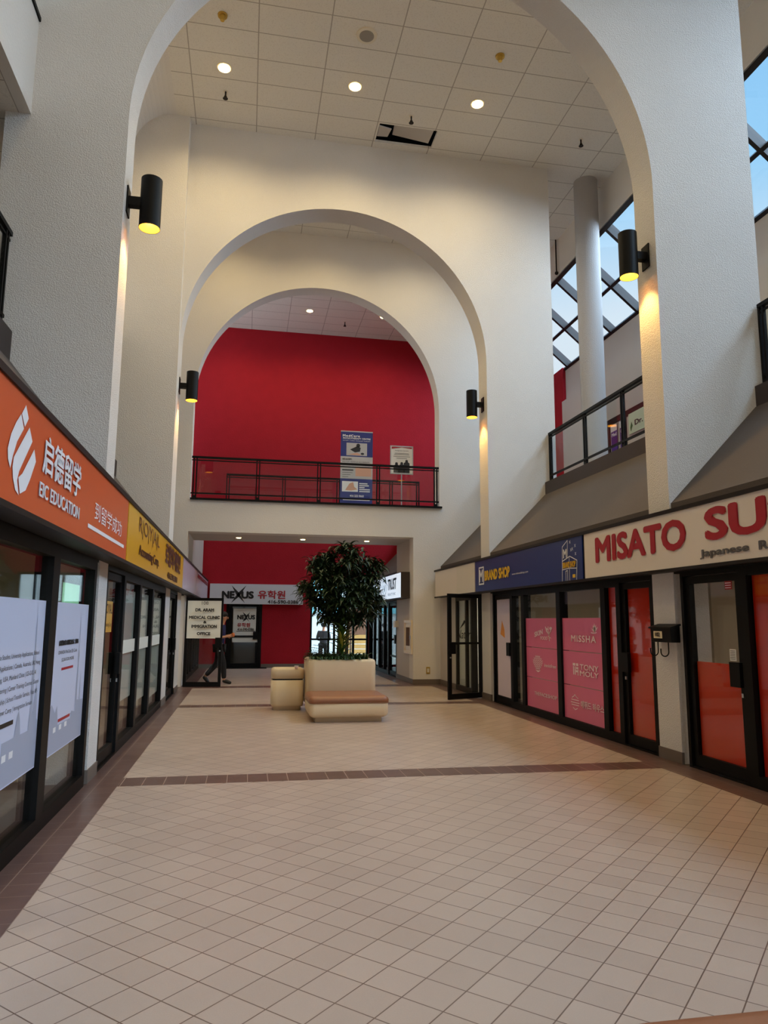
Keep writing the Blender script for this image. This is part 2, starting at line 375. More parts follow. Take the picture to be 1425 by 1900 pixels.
# left upper side
ls = MB().box(-2.62, -2.5, -7, 7.83, 7.08, 8.22)
struct('wall_left_bulkhead', ls, PLASTER, 'white bulkhead over the left upper walkway', 'wall')
struct('trim_1', B(-2.66, -2.48, -7, 7.83, 8.22, 8.27), BLACK, 'thin black strip along the top of the left bulkhead', 'trim')
def cove(y0, y1, z0, xw):
    prof = [(xw, z0)] + [(xw + (1 - math.cos(t)) * (-1.75 - xw), 10.95 + math.sin(t) * 1.0) for t in [PI / 2 * i / 14 for i in range(15)]]
    out = [(-1.75, CZ + .1), (xw - .15, CZ + .1), (xw - .15, z0)]
    return MB().prism_y(prof + out, y0, y1)
struct('wall_left_cove', cove(8.29, 14.22, 7.08, -2.6), PLASTER, 'curved plaster cove on the left between the first two arches', 'wall', smooth=False)
struct('wall_left_cove', cove(15.0, YC, 7.08, -2.6), PLASTER, 'curved plaster cove on the left behind the second arch', 'wall')
struct('wall_left_upper', cove(-7, 7.83, 8.27, -2.95), PLASTER, 'upper left plaster wall over the black strip', 'wall')
struct('ceiling_walkway_left', B(-6, -2.62, -7, YR, 7.08, 7.14), CEIL, 'tiled ceiling over the left upper walkway', 'ceiling')
struct('floor_walkway_left', B(-6, -2.52, -7, YR, 4.45, 4.56), SHOPF, 'floor of the left upper walkway', 'floor')
struct('wall_left_walkway', B(-6.1, -6, -7, YR, 4.5, 7.1), SHOPW, 'back wall of the left upper walkway', 'wall')
struct('wall_left_soffit', MB().prism_y([(XL - .02, 2.88), (-2.54, 4.17), (-2.54, 4.3), (XL - .02, 3.02)], -7, YC), SOFFIT, 'sloping brown soffit over the left shop signs', 'soffit')
struct('trim_2', B(-2.56, -2.50, -7, 7.83, 4.15, 4.57), FASCIA, 'dark brown fascia under the left upper railing', 'trim')
struct('trim_3', B(-2.56, -2.50, 8.29, 14.22, 4.15, 4.57), FASCIA, 'dark brown fascia between the first arches on the left', 'trim')
struct('wall_left_far', B(-1.60, XL, 20.5, YR, 2.2, 4.6), PAINT, 'white side wall over the far left shop sign', 'wall')
# right upper side
struct('wall_right_soffit', MB().prism_y([(XR + .02, 2.88), (XR + .02, 3.02), (6.24, 4.3), (6.27, 4.15)], -7, YC), SOFFIT, 'sloping brown soffit over the right shop signs', 'soffit')
struct('wall_right_far_soffit', MB().prism_y([(4.25, 2.75), (4.25, 2.95), (5.55, 4.3), (5.65, 4.15)], 20.5, YR), SOFFIT, 'sloping brown soffit beyond the bridge on the right', 'soffit')
struct('wall_right_far', B(5.4, 5.6, 20.5, YR, 4.1, 4.7), SOFFIT, 'upper edge of the far right soffit', 'wall')
for i, (a0, a1, nm) in enumerate(((-7, 7.83, 'nearest the camera'), (8.29, 14.45, 'between the first two arches'), (15.0, YC, 'behind the second arch'))):
    struct('trim_%d' % (4 + i), B(6.25, 6.31, a0, a1, 4.13, 4.57), FASCIA, 'dark brown fascia under the right upper railing ' + nm, 'trim')
struct('floor_walkway_right', B(6.28, 9.7, -7, YR, 4.45, 4.56), SHOPF, 'floor of the right upper walkway', 'floor')
struct('wall_right_upper', B(9.65, 9.85, -7, 20.5, 4.5, 9.52), PAINT, 'white outer wall of the right upper walkway', 'wall')
struct('trim_7', B(9.50, 9.66, -7, 20.5, 4.5, 8.40), PAINT, 'thicker lower half of the right outer wall with a ledge', 'trim')
struct('wall_right_red', B(9.55, 9.85, 20.5, YR, 4.5, 9.52), RED, 'red end stretch of the right outer wall', 'wall')
struct('wall_right_bulkhead', B(8.05, 8.15, -7, YR, 10.93, CZ + .1), PLASTER, 'grey white bulkhead between ceiling and skylight', 'wall')
col = MB().tube((7.6, 14.75, 4.56), (7.6, 14.75, CZ), .275, n=40)
struct('column', col, COLM, 'round white stucco column on the right upper walkway', 'column', smooth=False)
# skylight
sk = sthing('window_skylight', 'long sloping glazed skylight over the right upper walkway', 'skylight', (8.05, 8, 10.9))
P0, P1 = Vector((8.08, 0, 10.90)), Vector((9.72, 0, 9.50)); dv = (P1 - P0).normalized(); nv = Vector((-dv.z, 0, dv.x)) * -1
def bar(mb, t0, t1, y0, y1, d0, d1):
    q = [P0 + dv * t0 + nv * d0, P0 + dv * t1 + nv * d0, P0 + dv * t1 + nv * d1, P0 + dv * t0 + nv * d1]
    return mb.prism_y([(v.x, v.z) for v in q], y0, y1)
Lk = (P1 - P0).length
for nm, t0, t1 in (('top_rail', -.02, .09), ('purlin', Lk * .52, Lk * .52 + .08), ('bottom_rail', Lk - .09, Lk + .03)):
    bar(MB(), t0, t1, -7, YR, -.05, .10).build(nm, BRONZE, sk)
y = 14.72 - 1.385 * 15
while y < YR:
    bar(MB(), .05, Lk - .05, y - .045, y + .045, -.10, .11).build('rafter', BRONZE, sk); y += 1.385
bar(MB(), 0, Lk, -7, YR, .03, .045).build('pane', SKYGL, sk)
# back of the hall, behind the camera; unseen glazing added for frontal fill daylight
bk = MB().box(-6, 9.9, -7.3, -7, 7.5, CZ).box(-6, -1.4, -7.3, -7, 0, 7.5).box(4.9, 9.9, -7.3, -7, 0, 7.5)
struct('wall_back', bk, PLASTER, 'unseen wall behind the camera with a tall opening added for fill daylight', 'wall')
wb = sthing('window_back', 'tall unseen glazing added behind the camera for fill daylight', 'window', (1.7, -7.1, 0))
B(-1.4, 4.9, -7.12, -7.1, 0, 7.5).build('pane', SKYGL, wb)
fm = MB()
for i in range(6): fm.box(-1.4 + 1.24 * i, -1.3 + 1.24 * i, -7.2, -7.04, 0, 7.5)
for z in (0, 2.3, 4.9, 7.42): fm.box(-1.4, 4.9, -7.2, -7.04, z, z + .08)
fm.build('window_frame', BLACK, wb)
# shop rooms
for nm, x0, x1, xb in (('left', -5.2, XL - .1, -5.2), ('right', XR + .1, 8.7, 8.6)):
    struct('wall_shop_%s_back' % nm, B(xb, xb + .1, -7, YR, 0, 2.8), SHOPW, 'beige back wall of the %s shops' % nm, 'wall')
    struct('ceiling_shop_%s' % nm, B(x0, x1, -7, YR, 2.62, 2.7), SHOPW, 'plain ceiling inside the %s shops' % nm, 'ceiling')
    pm = MB()
    for y in (1.5, 8.0, 14.6, 18.6, 23.): pm.box(x0, x1 - .06 if nm == 'left' else x1, y, y + .12, 0, 2.62)
    if nm == 'right': pm = MB().box(x0 + .05, x1, 1.5, 1.6, 0, 2.62).box(x0 + .5, x1, 8.0, 8.12, 0, 2.62).box(x0 + .5, x1, 14.6, 14.72, 0, 2.62)
    if nm == 'left': pm = MB().box(x0, x1 - .05, 1.5, 1.6, 0, 2.62).box(x0, x1 - .3, 8.0, 8.12, 0, 2.62).box(x0, x1 - .3, 14.6, 14.72, 0, 2.62).box(x0, x1 - .5, 18.5, 18.6, 0, 2.62)
    struct('wall_shop_%s_partition' % nm, pm, SHOPW, 'partitions between the %s shops' % nm, 'wall')
# ------------------------------------------------------------------ sign bands (casings)
struct('trim_8', MB().box(XL, -1.295, -2, YR - .06, 2.19, 2.89).box(-1.30, -1.265, -2, YR - .06, 2.86, 2.905).box(-1.30, -1.27, -2, YR - .06, 2.185, 2.22), BRONZE, 'long dark casing of the left sign band', 'trim')
struct('trim_9', MB().box(4.785, XR, -2, 18.2, 2.19, 2.88).box(4.755, 4.79, -2, 18.2, 2.85, 2.895).box(4.76, 4.79, -2, 18.2, 2.18, 2.215), BRONZE, 'long dark casing of the right sign band', 'trim')
struct('wall_left_head', B(XL - .12, XL - .01, -2, 18.4, 2.17, 2.9), BRONZE, 'dark head panel over the left shop fronts', 'wall')
struct('wall_right_head', B(XR + .01, XR + .12, -2, 18.4, 2.17, 2.9), BRONZE, 'dark head panel over the right shop fronts', 'wall')
# ------------------------------------------------------------------ shop fronts
nwin, ndoor = [0], [0]
PLL, PLR = PL('L', XL), PL('R', XR)
def shopwin(pl, y0, y1, label, posts=(), film=None, zf=None, post=.085, bot=.12, top=.1, fmat=REDF):
    nwin[0] += 1; c = pl((y0 + y1) / 2, 0)
    w = sthing('window_%d' % nwin[0], label, 'window', c)
    mb = MB(); pl.ring(mb, y0, y1, 0, 2.18, post, -.14, 0, bot, top)
    for p in posts: pl.slab(mb, p - post / 2, p + post / 2, bot, 2.18 - top, -.14, 0)
    mb.build('window_frame', BLACK, w)
    pl.slab(MB(), y0 + post, y1 - post, bot, 2.18 - top, -.055, -.045).build('pane', GLASS, w)
    if film: pl.slab(MB(), y0 + post, y1 - post, zf[0], zf[1], -.078, -.068).build('window_film', fmat, w)
    return w
def shopdoor(pl, y0, y1, label, pull, film=None, midrail=None, jamb=.05, stile=.08):
    ndoor[0] += 1; c = pl((y0 + y1) / 2, 0)
    d = sthing('door_%d' % ndoor[0], label, 'door', c)
    pl.ring(MB(), y0, y1, 0, 2.18, jamb, -.14, 0, .02, .05).build('door_frame', BLACK, d)
    a, b = y0 + jamb + .005, y1 - jamb - .005
    mb = MB(); pl.ring(mb, a, b, .03, 2.12, stile, -.09, -.03, .12, .08)
    if midrail: pl.slab(mb, a + stile, b - stile, midrail, midrail + .05, -.085, -.035)
    mb.build('door_leaf', BLACK, d)
    lf = [o for o in d.children if o.name.startswith('door_leaf')][0]
    pl.slab(MB(), a + stile, b - stile, .15, 2.04, -.065, -.055).build('pane', GLASS, lf)
    if film: pl.slab(MB(), a + stile, b - stile, film[0], film[1], -.090, -.078).build('window_film', film[2], lf)
    h = a + .02 if pull < 0 else b - .02 - .16
    hb = pl.slab(MB(), h, h + .16, .95, 1.20, -.028, .02).build('handle', BLACK, lf)
    pl.slab(MB(), (a + .03) if pull < 0 else (b - .06), (a + .06) if pull < 0 else (b - .03), .85, .89, -.03, -.015).build('lock', CHROME, lf)
    return d
# left front
shopwin(PLL, 2.2, 4.25, 'left shop window nearest the camera, mostly out of view')
shopwin(PLL, 4.25, 6.14, 'left shop window behind the larger pale blue poster', post=.10)
shopwin(PLL, 6.14, 7.72, 'left shop window behind the narrow pale blue poster', post=.10)
shopdoor(PLL, 8.31, 9.50, 'glass door on the left just past the first white pillar', 1)
w = shopwin(PLL, 9.50, 10.93, 'first frosted window past the left glass door', film=True, zf=(.55, 1.98), fmat=FROST)
shopwin(PLL, 10.93, 12.38, 'second frosted window past the left glass door', film=True, zf=(.40, 1.98), fmat=FROST)
shopwin(PLL, 12.38, 14.2, 'third frosted window past the left glass door', film=True, zf=(.30, 1.98), fmat=FROST)
shopdoor(PLL, 15.02, 16.6, 'glass door on the left past the second arch', 1)
struct('wall_left_pier', B(XL - .3, XL + .01, 16.6, 17.45, 0, 2.19), STUCCO, 'white stucco pier beside the open clinic door', 'wall')
shopwin(PLL, 18.9, 22.0, 'dark far left shop window under the bridge', posts=(19.9, 20.9))
shopwin(PLL, 22.0, YR, 'last dark left window beside the red wall', posts=(23.1, 24.2))
# right front
shopwin(PLR, 3.4, 5.0, 'right shop window nearest the camera, mostly out of view', film=True, zf=(.12, 2.08))
shopwin(PLR, 5.0, 6.64, 'scarlet filmed window at the right edge', film=True, zf=(.12, 2.08))
shopdoor(PLR, 6.64, 7.70, 'glass door with scarlet lower half on the right', -1, film=(.12, 1.17, REDF))
shopdoor(PLR, 8.29, 9.17, 'scarlet filmed door beyond the mailbox pillar', 1, film=(.12, 2.05, REDF))
shopwin(PLR, 9.17, 9.60, 'narrow scarlet side light beside the filmed door', film=True, zf=(.12, 2.08), post=.06)
shopwin(PLR, 9.60, 11.12, 'pink filmed window beside the scarlet side light', post=.075)
shopwin(PLR, 11.12, 12.68, 'pink filmed window farther from the camera', post=.075)
shopwin(PLR, 12.68, 13.26, 'narrow clear side light before the white postered door', post=.06)
shopdoor(PLR, 13.26, 14.3, 'door covered with white posters on the right', -1)
shopwin(PLR, 15.75, 17.0, 'dark framed window behind the open right door', posts=(16.2,), film=True, zf=(.12, 2.08), fmat=PAPER)
struct('wall_right_pier', B(XR, XR + .2, 17.0, 18.4, 0, 2.19), PAINT, 'white wall behind the open right door', 'wall')
# far right doors under the lit sign
PLF = PL('R', 4.25)
shopdoor(PLF, 20.55, 21.75, 'tall glass door nearest under the lit white sign', -1, midrail=.55)
shopwin(PLF, 21.75, 23.4, 'glass panel under the lit white sign', posts=(22.5,))
shopwin(PLF, 23.4, YR, 'last glass panel before the entrance', posts=(24.3,))
struct('wall_right_far_head', B(4.25, 4.4, 20.5, YR, 2.17, 3.0), BRONZE, 'dark head panel over the far right doors', 'wall')
# door in red wall
PLN = PL('F', YR)
nd = shopdoor(PLN, -.64, .56, 'black framed glass door in the red wall', 1, midrail=1.02, jamb=.10, stile=.09)
struct('wall_shop_end', MB().box(-2, 2.1, YR + 2.5, YR + 2.6, 0, 2.8).box(-2, -1.9, YR + .25, YR + 2.5, 0, 2.8).box(2.05, 2.15, YR + .25, YR + 2.5, 0, 2.8).box(-2, 2.1, YR + .25, YR + 2.6, 2.7, 2.8), SHOPW, 'office room behind the red wall', 'wall')
struct('floor_end', B(-2, 2.1, YR + .25, YR + 2.6, -.1, 0), SHOPF, 'floor of the office behind the red wall', 'floor')
# entrance glazing
ew = sthing('window_entrance', 'bright glazed entrance to the right of the red wall', 'window', (3.2, YR, 0))
mb = MB(); PLN.ring(mb, 2.2, 4.25, 0, 3.1, .07, -.2, -.06, .08, .08)
for p in (2.85, 3.05, 3.72): PLN.slab(mb, p - .035, p + .035, .08, 3.02, -.2, -.06)
PLN.slab(mb, 2.27, 4.18, 2.05, 2.16, -.2, -.06); PLN.slab(mb, 2.27, 4.18, .92, .98, -.18, -.08)
mb.build('window_frame', BLACK, ew)
PLN.slab(MB(), 2.27, 4.18, .08, 3.02, -.14, -.13).build('pane', GLASS, ew)
# skirtings
sb = 0
for nm, bx in (('left_near_pillar', (XL - .02, XL + .012, 7.82, 8.30)), ('left_middle_pillar', (XL - .02, XL + .012, 14.21, 15.01)), ('right_near_pillar', (XR - .012, XR + .02, 7.82, 8.30)), ('right_middle_pillar', (XR - .012, XR + .02, 14.44, 15.01)),
               ('balcony_wall', (4.238, XR, YC - .012, YC)), ('cabinet_wall', (4.238, 4.25, YC, 20.52)), ('red_wall', (.57, 2.2, YR - .012, YR)), ('red_wall_corner', (XL, -.65, YR - .012, YR)), ('left_pier', (XL, XL + .022, 16.6, 17.45)), ('right_wall', (XR - .012, XR, 17, 18.4))):
    struct('baseboard_' + nm, B(*bx, 0, .13), BASEB, 'grey brown skirting at the ' + nm.replace('_', ' '), 'skirting')
# front faces of near pillar skirtings
# ------------------------------------------------------------------ sign panels
SL, SR = PL('L', -1.28), PL('R', 4.77)
def sign(pl, name, label, a0, a1, z0, z1, m, off=(-.03, 0), cat='sign'):
    t = thing(name, label, cat, pl((a0 + a1) / 2, (z0 + z1) / 2, off[0]))
    pl.slab(MB(), a0, a1, z0, z1, *off).build('panel', m, t)
    return t
t = sign(SL, 'shop_sign', 'orange shop sign with white flame emblem over the left front', 1.0, 8.12, 2.215, 2.865, ORANGE)
mb = MB()
SL.poly(mb, [(4.334, 2.81), (4.402, 2.748), (4.343, 2.682), (4.272, 2.742)])
SL.poly(mb, [(4.261, 2.737), (4.329, 2.669), (4.227, 2.569), (4.18, 2.484), (4.15, 2.401), (4.101, 2.445), (4.083, 2.498), (4.119, 2.586), (4.188, 2.67)])
SL.poly(mb, [(4.432, 2.704), (4.507, 2.637), (4.38, 2.499), (4.304, 2.415), (4.283, 2.359), (4.332, 2.284), (4.263, 2.303), (4.209, 2.359), (4.186, 2.42), (4.194, 2.473), (4.288, 2.565)])
SL.poly(mb, [(4.557, 2.602), (4.609, 2.537), (4.52, 2.411), (4.45, 2.333), (4.348, 2.296), (4.301, 2.381), (4.365, 2.416)])
mb.build('emblem', WHITE, t)
mb = MB(); SL.text(mb, '启德留学', 4.74, 5.785, 2.50, 2.755, bold=.012); SL.text(mb, 'EIC EDUCATION', 4.71, 5.81, 2.345, 2.44, bold=.012)
SL.text(mb, '到留学成功', 6.39, 7.74, 2.425, 2.585); SL.rect(mb, 6.16, 7.935, 2.332, 2.365)
mb.build('lettering', WHITE, t)
t = sign(SL, 'shop_sign', 'yellow shop sign with dark brown lettering on the left', 8.17, 15.28, 2.215, 2.865, YELLOW)
mb = MB(); SL.text(mb, 'R|O|Y|A|L', 8.96, 11.05, 2.57, 2.815); SL.text(mb, 'Accounting Corp.', 9.02, 11.06, 2.32, 2.49, bold=.01)
SL.text(mb, '로얄회계법인', 11.9, 14.57, 2.455, 2.83, bold=.025); SL.text(mb, '416.590.3811', 12.3, 14.02, 2.265, 2.375, bold=.015)
mb.build('lettering', BROWNT, t)
t = sign(SL, 'shop_sign', 'plain pale lilac sign panel beside the yellow sign', 15.33, 19.39, 2.215, 2.865, LILAC)
t = sign(SL, 'shop_sign', 'last pale lilac sign on the left with faint red lettering', 19.44, 25.2, 2.215, 2.865, LILAC)
mb = MB(); SL.text(mb, 'IMMIGRATION', 19.9, 24.9, 2.69, 2.81, bold=.02); mb.build('lettering', REDT, t)
t = sign(SR, 'shop_sign', 'ivory sushi restaurant sign with large red lettering', 9.70, 1.0, 2.215, 2.855, IVORY)
mb = MB(); SR.text(mb, 'MISATO', 9.355, 7.215, 2.405, 2.765, bold=.027); SR.text(mb, 'SUSHI', 6.88, 4.75, 2.45, 2.80, bold=.027); mb.build('lettering', REDT, t)
mb = MB(); SR.text(mb, 'Japanese', 6.985, 6.205, 2.268, 2.372, bold=.025); SR.text(mb, 'Restaurant', 6.07, 5.1, 2.287, 2.375, bold=.025); mb.build('lettering', GREYT, t)
t = sign(SR, 'shop_sign', 'navy blue shop sign with yellow lettering and tower drawing', 14.80, 9.77, 2.215, 2.855, NAVY)
mb = MB(); SR.text(mb, 'BRAND SHOP', 14.17, 12.72, 2.41, 2.62, bold=.035); SR.text(mb, 'BRAND SHOP', 10.41, 9.97, 2.405, 2.50, bold=.03, off=.012)
SR.rect(mb, 10.10, 10.01, 2.25, 2.30); mb.build('lettering', YELT, t)
mb = MB(); SR.ring(mb, 14.55, 14.23, 2.345, 2.715, .03, 0, .004); SR.text(mb, 'M', 14.50, 14.28, 2.40, 2.66, bold=.018); SR.text(mb, 'www.mbrandshop.com', 12.62, 11.84, 2.43, 2.475)
SR.text(mb, 'M', 10.40, 10.28, 2.56, 2.70, bold=.018)
for pts in ([(10.463, 2.22), (10.43, 2.742), (10.245, 2.825), (10.26, 2.56)], [(10.445, 2.52), (10.18, 2.578), (9.94, 2.50), (9.969, 2.22)], [(10.443, 2.39), (10.20, 2.40), (9.97, 2.385)], [(10.2, 2.578), (10.2, 2.22)], [(10.33, 2.22), (10.33, 2.36), (10.27, 2.37), (10.27, 2.22)]): SR.stroke(mb, pts, .014)
for a, z in ((10.16, 2.79), (10.08, 2.68), (9.99, 2.72), (9.98, 2.60), (10.13, 2.67)): SR.stroke(mb, [(a + .02, z + .02), (a - .02, z - .02)], .008); SR.stroke(mb, [(a + .02, z - .02), (a - .02, z + .02)], .008)
mb.build('emblem', WHITE, t)
t = sign(SR, 'shop_sign', 'blank ivory sign panel at the far end of the right band', 18.14, 14.85, 2.215, 2.855, IVORY)
SR.rect(MB(), 16.2, 14.86, 2.216, 2.854, .002).build('patch', PLATE, t)
# sign over the red wall door
SN = PL('F', YR - .16)
t = sign(SN, 'shop_sign', 'white sign on the red wall with black and red lettering', -1.2, 1.925, 2.125, 2.80, SIGNW, off=(-.155, 0))
def nexus(mb, pl, a0, a1, z0, z1, xa, xb, x0, x1):
    w = a1 - a0
    pl.text(mb, 'NE', a0, a0 + .40 * w, z0, z1, bold=.04); pl.text(mb, 'US', a0 + .60 * w, a1, z0, z1, bold=.04)
    m = (xa + xb) / 2; e = (x0 + x1) / 2; h = (xb - xa)
    pl.poly(mb, [(xa, x1), (m - .02 * h, e + .07), (m + .12 * h, e - .04), (xb - .06 * h, x0), (m - .16 * h, e - .02)])
    pl.poly(mb, [(xb, x1), (m + .17 * h, e + .02), (m - .0 * h, e - .09), (xa, x0), (m - .06 * h, e + .04)])
    return mb
nexus(MB(), SN, -.80, .26, 2.305, 2.56, -.49, 0, 2.155, 2.752).build('lettering', BLKT, t)
mb = MB(); SN.text(mb, '유학원', .395, 1.32, 2.305, 2.595, bold=.018); mb.build('lettering', REDT, t)
mb = MB(); SN.text(mb, '416-590-0386', .73, 1.77, 2.15, 2.27, bold=.018); mb.build('lettering', BLKT, t)
ND = PL('F', YR + .04)
t = thing('door_poster', 'pale poster with black and red lettering on the red wall door', 'poster', (0, YR + .04, 1.5))
ND.slab(MB(), -.40, .43, 1.08, 1.975, 0, .003).build('sheet', FROST, t)
nexus(MB(), ND, -.27, .33, 1.61, 1.765, -.09, .16, 1.53, 1.86).build('lettering', BLKT, t)
mb = MB(); ND.text(mb, '유학원', -.26, .17, 1.355, 1.50, bold=.018); mb.build('lettering', REDT, t)
mb = MB(); ND.text(mb, '416-590-0386', -.25, .30, 1.235, 1.325, bold=.018); ND.rect(mb, -.28, .36, 1.205, 1.225); mb.build('lettering', BLKT, t)
tag(PL('F', YR + .03).slab(MB(), -.41, .42, .85, .99, 0, .004).build('notice_strip', FROST), 'pale strip across the middle of the red wall door', 'notice')
tag(B(-.66, .75, 24.9, 25.26, .001, .02).build('door_mat', BLACK), 'black mat in front of the red wall door', 'mat')
# lit sign on the right beyond the bridge
ST = PL('R', 4.0)
t = thing('lit_sign', 'white lit sign box hanging over the far right doors', 'sign', (4.12, 21, 2.5))
B(4.012, 4.25, 18.8, 23.0, 2.19, 2.885).build('case', FASCIA, t)
ST.slab(MB(), 22.98, 18.83, 2.215, 2.865, -.012, .002).build('panel', LIT, t)
mb = MB(); ST.text(mb, 'TRUST', 20.55, 19.33, 2.45, 2.77, bold=.02); ST.text(mb, 'KEY', 22.6, 21.62, 2.45, 2.77, bold=.02); mb.build('lettering', BLKT, t)
mb = MB(); ST.stroke(mb, [(21.40, 2.55), (21.33, 2.72), (21.05, 2.78), (20.78, 2.72), (20.72, 2.55), (20.86, 2.40), (21.05, 2.30), (21.26, 2.40), (21.40, 2.55)], .03); ST.stroke(mb, [(21.2, 2.62), (21.05, 2.45), (20.92, 2.64)], .05)
mb.build('emblem', mat('teal lettering', (60, 120, 140), .5), t)
mb = MB(); ST.text(mb, 'REALTY INC.', 20.5, 19.4, 2.30, 2.37); mb.build('lettering', GREYT, t)
# ------------------------------------------------------------------ posters on glass
PP = PL('L', XL - .035)
t = thing('window_poster', 'larger pale blue window poster with lines of services, left', 'poster', PP(5.1, 1.1))
PP.slab(MB(), 3.2, 6.03, .50, 1.735, -.006, 0).build('sheet', POSTER, t)
mb = MB()
for i, (s, r) in enumerate((('Undergraduate Studies, University Applications, School', 5.931), ('Graduate Applications | Canada, Australia, UK, Hong', 5.972), ('Kong, USA, Mainland China | G5-G12, AI', 5.88), ('Tutoring | Career Training Courses, Guard-', 5.975), ('ianship | School Transfer Service, Visa AP-', 5.955), ('Summer Camp | Immigration Service', 5.825))):
    z = 1.333 - i * .0705
    vs, fs = glyphs(s, .006, 0, 1); wd = max(v[0] for v in vs) * .0535
    PP.text(mb, s, r - wd, r, z - .008, z + .033, .003)
mb.build('lettering', BLKT, t)
mb = MB()
PP.poly(mb, [(5.818, 1.67), (5.835, 1.49), (5.836, 1.372), (5.86, 1.34), (5.86, 1.28), (5.84, 1.25), (5.87, .93), (6.02, .84), (6.02, .51), (3.3, .51), (3.3, .62), (5.10, .62), (5.10, .66), (5.2, .66), (5.2, .80), (5.46, .80), (5.50, .93), (5.53, .972), (5.57, .90), (5.60, .80), (5.78, .80), (5.80, .94), (5.79, 1.25), (5.79, 1.33), (5.81, 1.372), (5.81, 1.49)], .002)
PP.poly(mb, [(5.88, .84), (5.90, 1.03), (5.935, 1.111), (5.96, 1.0), (5.98, .84)], .0022)
mb.build('skyline_print', SKYLN, t)
mb = MB()
for a in (4.6, 4.85, 5.22, 5.37): PP.rect(mb, a, a + .085, .672, .718, .0035)
PP.rect(mb, 4.3, 5.405, .897, .927, .0035)
mb.build('lower_print', WHITE, t)
PP.rect(MB(), 4.3, 5.405, .897, .927, .0045).build('bar_print', BLKT, t)
t = thing('window_poster', 'narrow pale blue window poster with red bars, left', 'poster', PP(7, 1.1))
PP.slab(MB(), 6.26, 7.60, .50, 1.735, -.006, 0).build('sheet', POSTER, t)
mb = MB(); PP.text(mb, '启德加拿大微信官方二维码', 6.51, 7.21, 1.375, 1.42, .003, bold=.01); PP.text(mb, 'CANADA WeChat QR Code', 6.51, 7.195, 1.298, 1.333, .003); PP.text(mb, 'SCAN FOR MORE', 6.64, 7.088, 1.24, 1.268, .003); mb.build('lettering', BLKT, t)
mb = MB(); PP.rect(mb, 6.654, 7.08, 1.166, 1.187, .003); PP.rect(mb, 6.655, 7.073, .74, .765, .003); mb.build('red_bars', REDT, t)
mb = MB(); PP.poly(mb, [(7.29, 1.668), (7.30, 1.483), (7.30, 1.32), (7.325, 1.28), (7.325, 1.25), (7.31, 1.2), (7.32, .86), (7.40, .85), (7.424, 1.125), (7.45, .85), (7.585, .84), (7.585, .51), (6.28, .51), (6.28, .86), (6.42, .91), (6.54, .83), (6.60, .885), (6.66, .72), (7.1, .72), (7.13, .78), (7.265, .76), (7.275, 1.2), (7.265, 1.25), (7.265, 1.28), (7.28, 1.32), (7.28, 1.483)], .002); mb.build('skyline_print', SKYLN, t)
mb = MB()
for a in (6.51, 6.70, 6.89): PP.rect(mb, a, a + .085, .672, .714, .0035)
mb.build('lower_print', WHITE, t)
t = thing('door_poster', 'yellow paper poster on the first left glass door', 'poster', PLL(9, 1.7, -.05))
PD = PL('L', XL - .05)
PD.slab(MB(), 8.5, 9.0, 1.45, 1.80, -.004, 0).build('sheet', YELLOW, t)
mb = MB(); PD.text(mb, 'ROYAL', 8.53, 8.97, 1.66, 1.77, .003); PD.text(mb, 'Accounting Corp.', 8.53, 8.97, 1.5, 1.56, .003); mb.build('lettering', BROWNT, t)
tag(PL('L', XL - .13).slab(MB(), 6.92, 7.50, 1.70, 1.92, 0, .02).build('notice_board', GREENB), 'pale green board behind the glass over the narrow left poster', 'board')
for i, (a0, a1, lb) in enumerate(((9.60, 10.86, 'first'), (11.03, 12.31, 'second'), (12.48, 13.9, 'third'))):
    tag(PL('L', XL - .04).slab(MB(), a0, a1, 1.16, 1.33, -.005, 0).build('window_band', mat('pale band %d' % i, (226, 230, 222), .4)), 'pale stripe across the %s frosted left window' % lb, 'window stripe', 'pale stripes on the frosted windows')
# pink films
PK = PL('R', XR - .012 + .05)
def pinkfilm(a0, a1, label):
    t = thing('pink_window_film', label, 'window film', PK((a0 + a1) / 2, .9))
    for z0, z1 in ((.125, .628), (.638, 1.150), (1.160, 1.66)): PK.slab(MB(), a0, a1, z0, z1, -.004, 0).build('sheet', PINK, t)
    return t
t = pinkfilm(12.60, 11.205, 'farther pink window film with cosmetics lettering, beside clear side light')
mb = MB(); PK.text(mb, 'SKIN', 12.19, 11.83, 1.33, 1.42, bold=.02, bot=.06); PK.text(mb, 'FOOD', 11.93, 11.63, 1.295, 1.355, bold=.01)
PK.stroke(mb, [(11.56, 1.29), (11.58, 1.40), (11.68, 1.45), (11.71, 1.51)], .03); PK.stroke(mb, [(11.58, 1.39), (11.50, 1.45), (11.46, 1.50)], .03); PK.stroke(mb, [(11.585, 1.40), (11.6, 1.515)], .025); PK.stroke(mb, [(11.62, 1.36), (11.50, 1.33)], .012)
PK.disc(mb, 11.50, 1.49, .055, .0055, 12, .025); PK.disc(mb, 11.66, 1.475, .05, .0058, 12, .022)
for j in range(7):
    zc = .79 + j * .034; hw = (.10, .15, .19, .22, .22, .18, .11)[j]
    for k in range(-2, 3):
        c = 12.08 + k * hw / 2.6; PK.stroke(mb, [(c + hw * .17, zc + .02), (c, zc - .006), (c - hw * .17, zc + .02)], .013)
PK.poly(mb, [(12.2, .775), (12.08, .735), (11.96, .775), (12.08, .765)])
PK.text(mb, 'innisfree', 11.80, 11.32, .845, .905, shear=.2, bold=.006); PK.text(mb, 'THE', 12.25, 12.04, .345, .405, bold=.006); PK.text(mb, 'FACE', 12.02, 11.70, .345, .405, bold=.018); PK.text(mb, 'SHOP', 11.68, 11.31, .345, .405, bold=.006)
mb.build('lettering', PINKT, t)
t = pinkfilm(11.045, 9.67, 'nearer pink window film with cosmetics lettering, beside scarlet light')
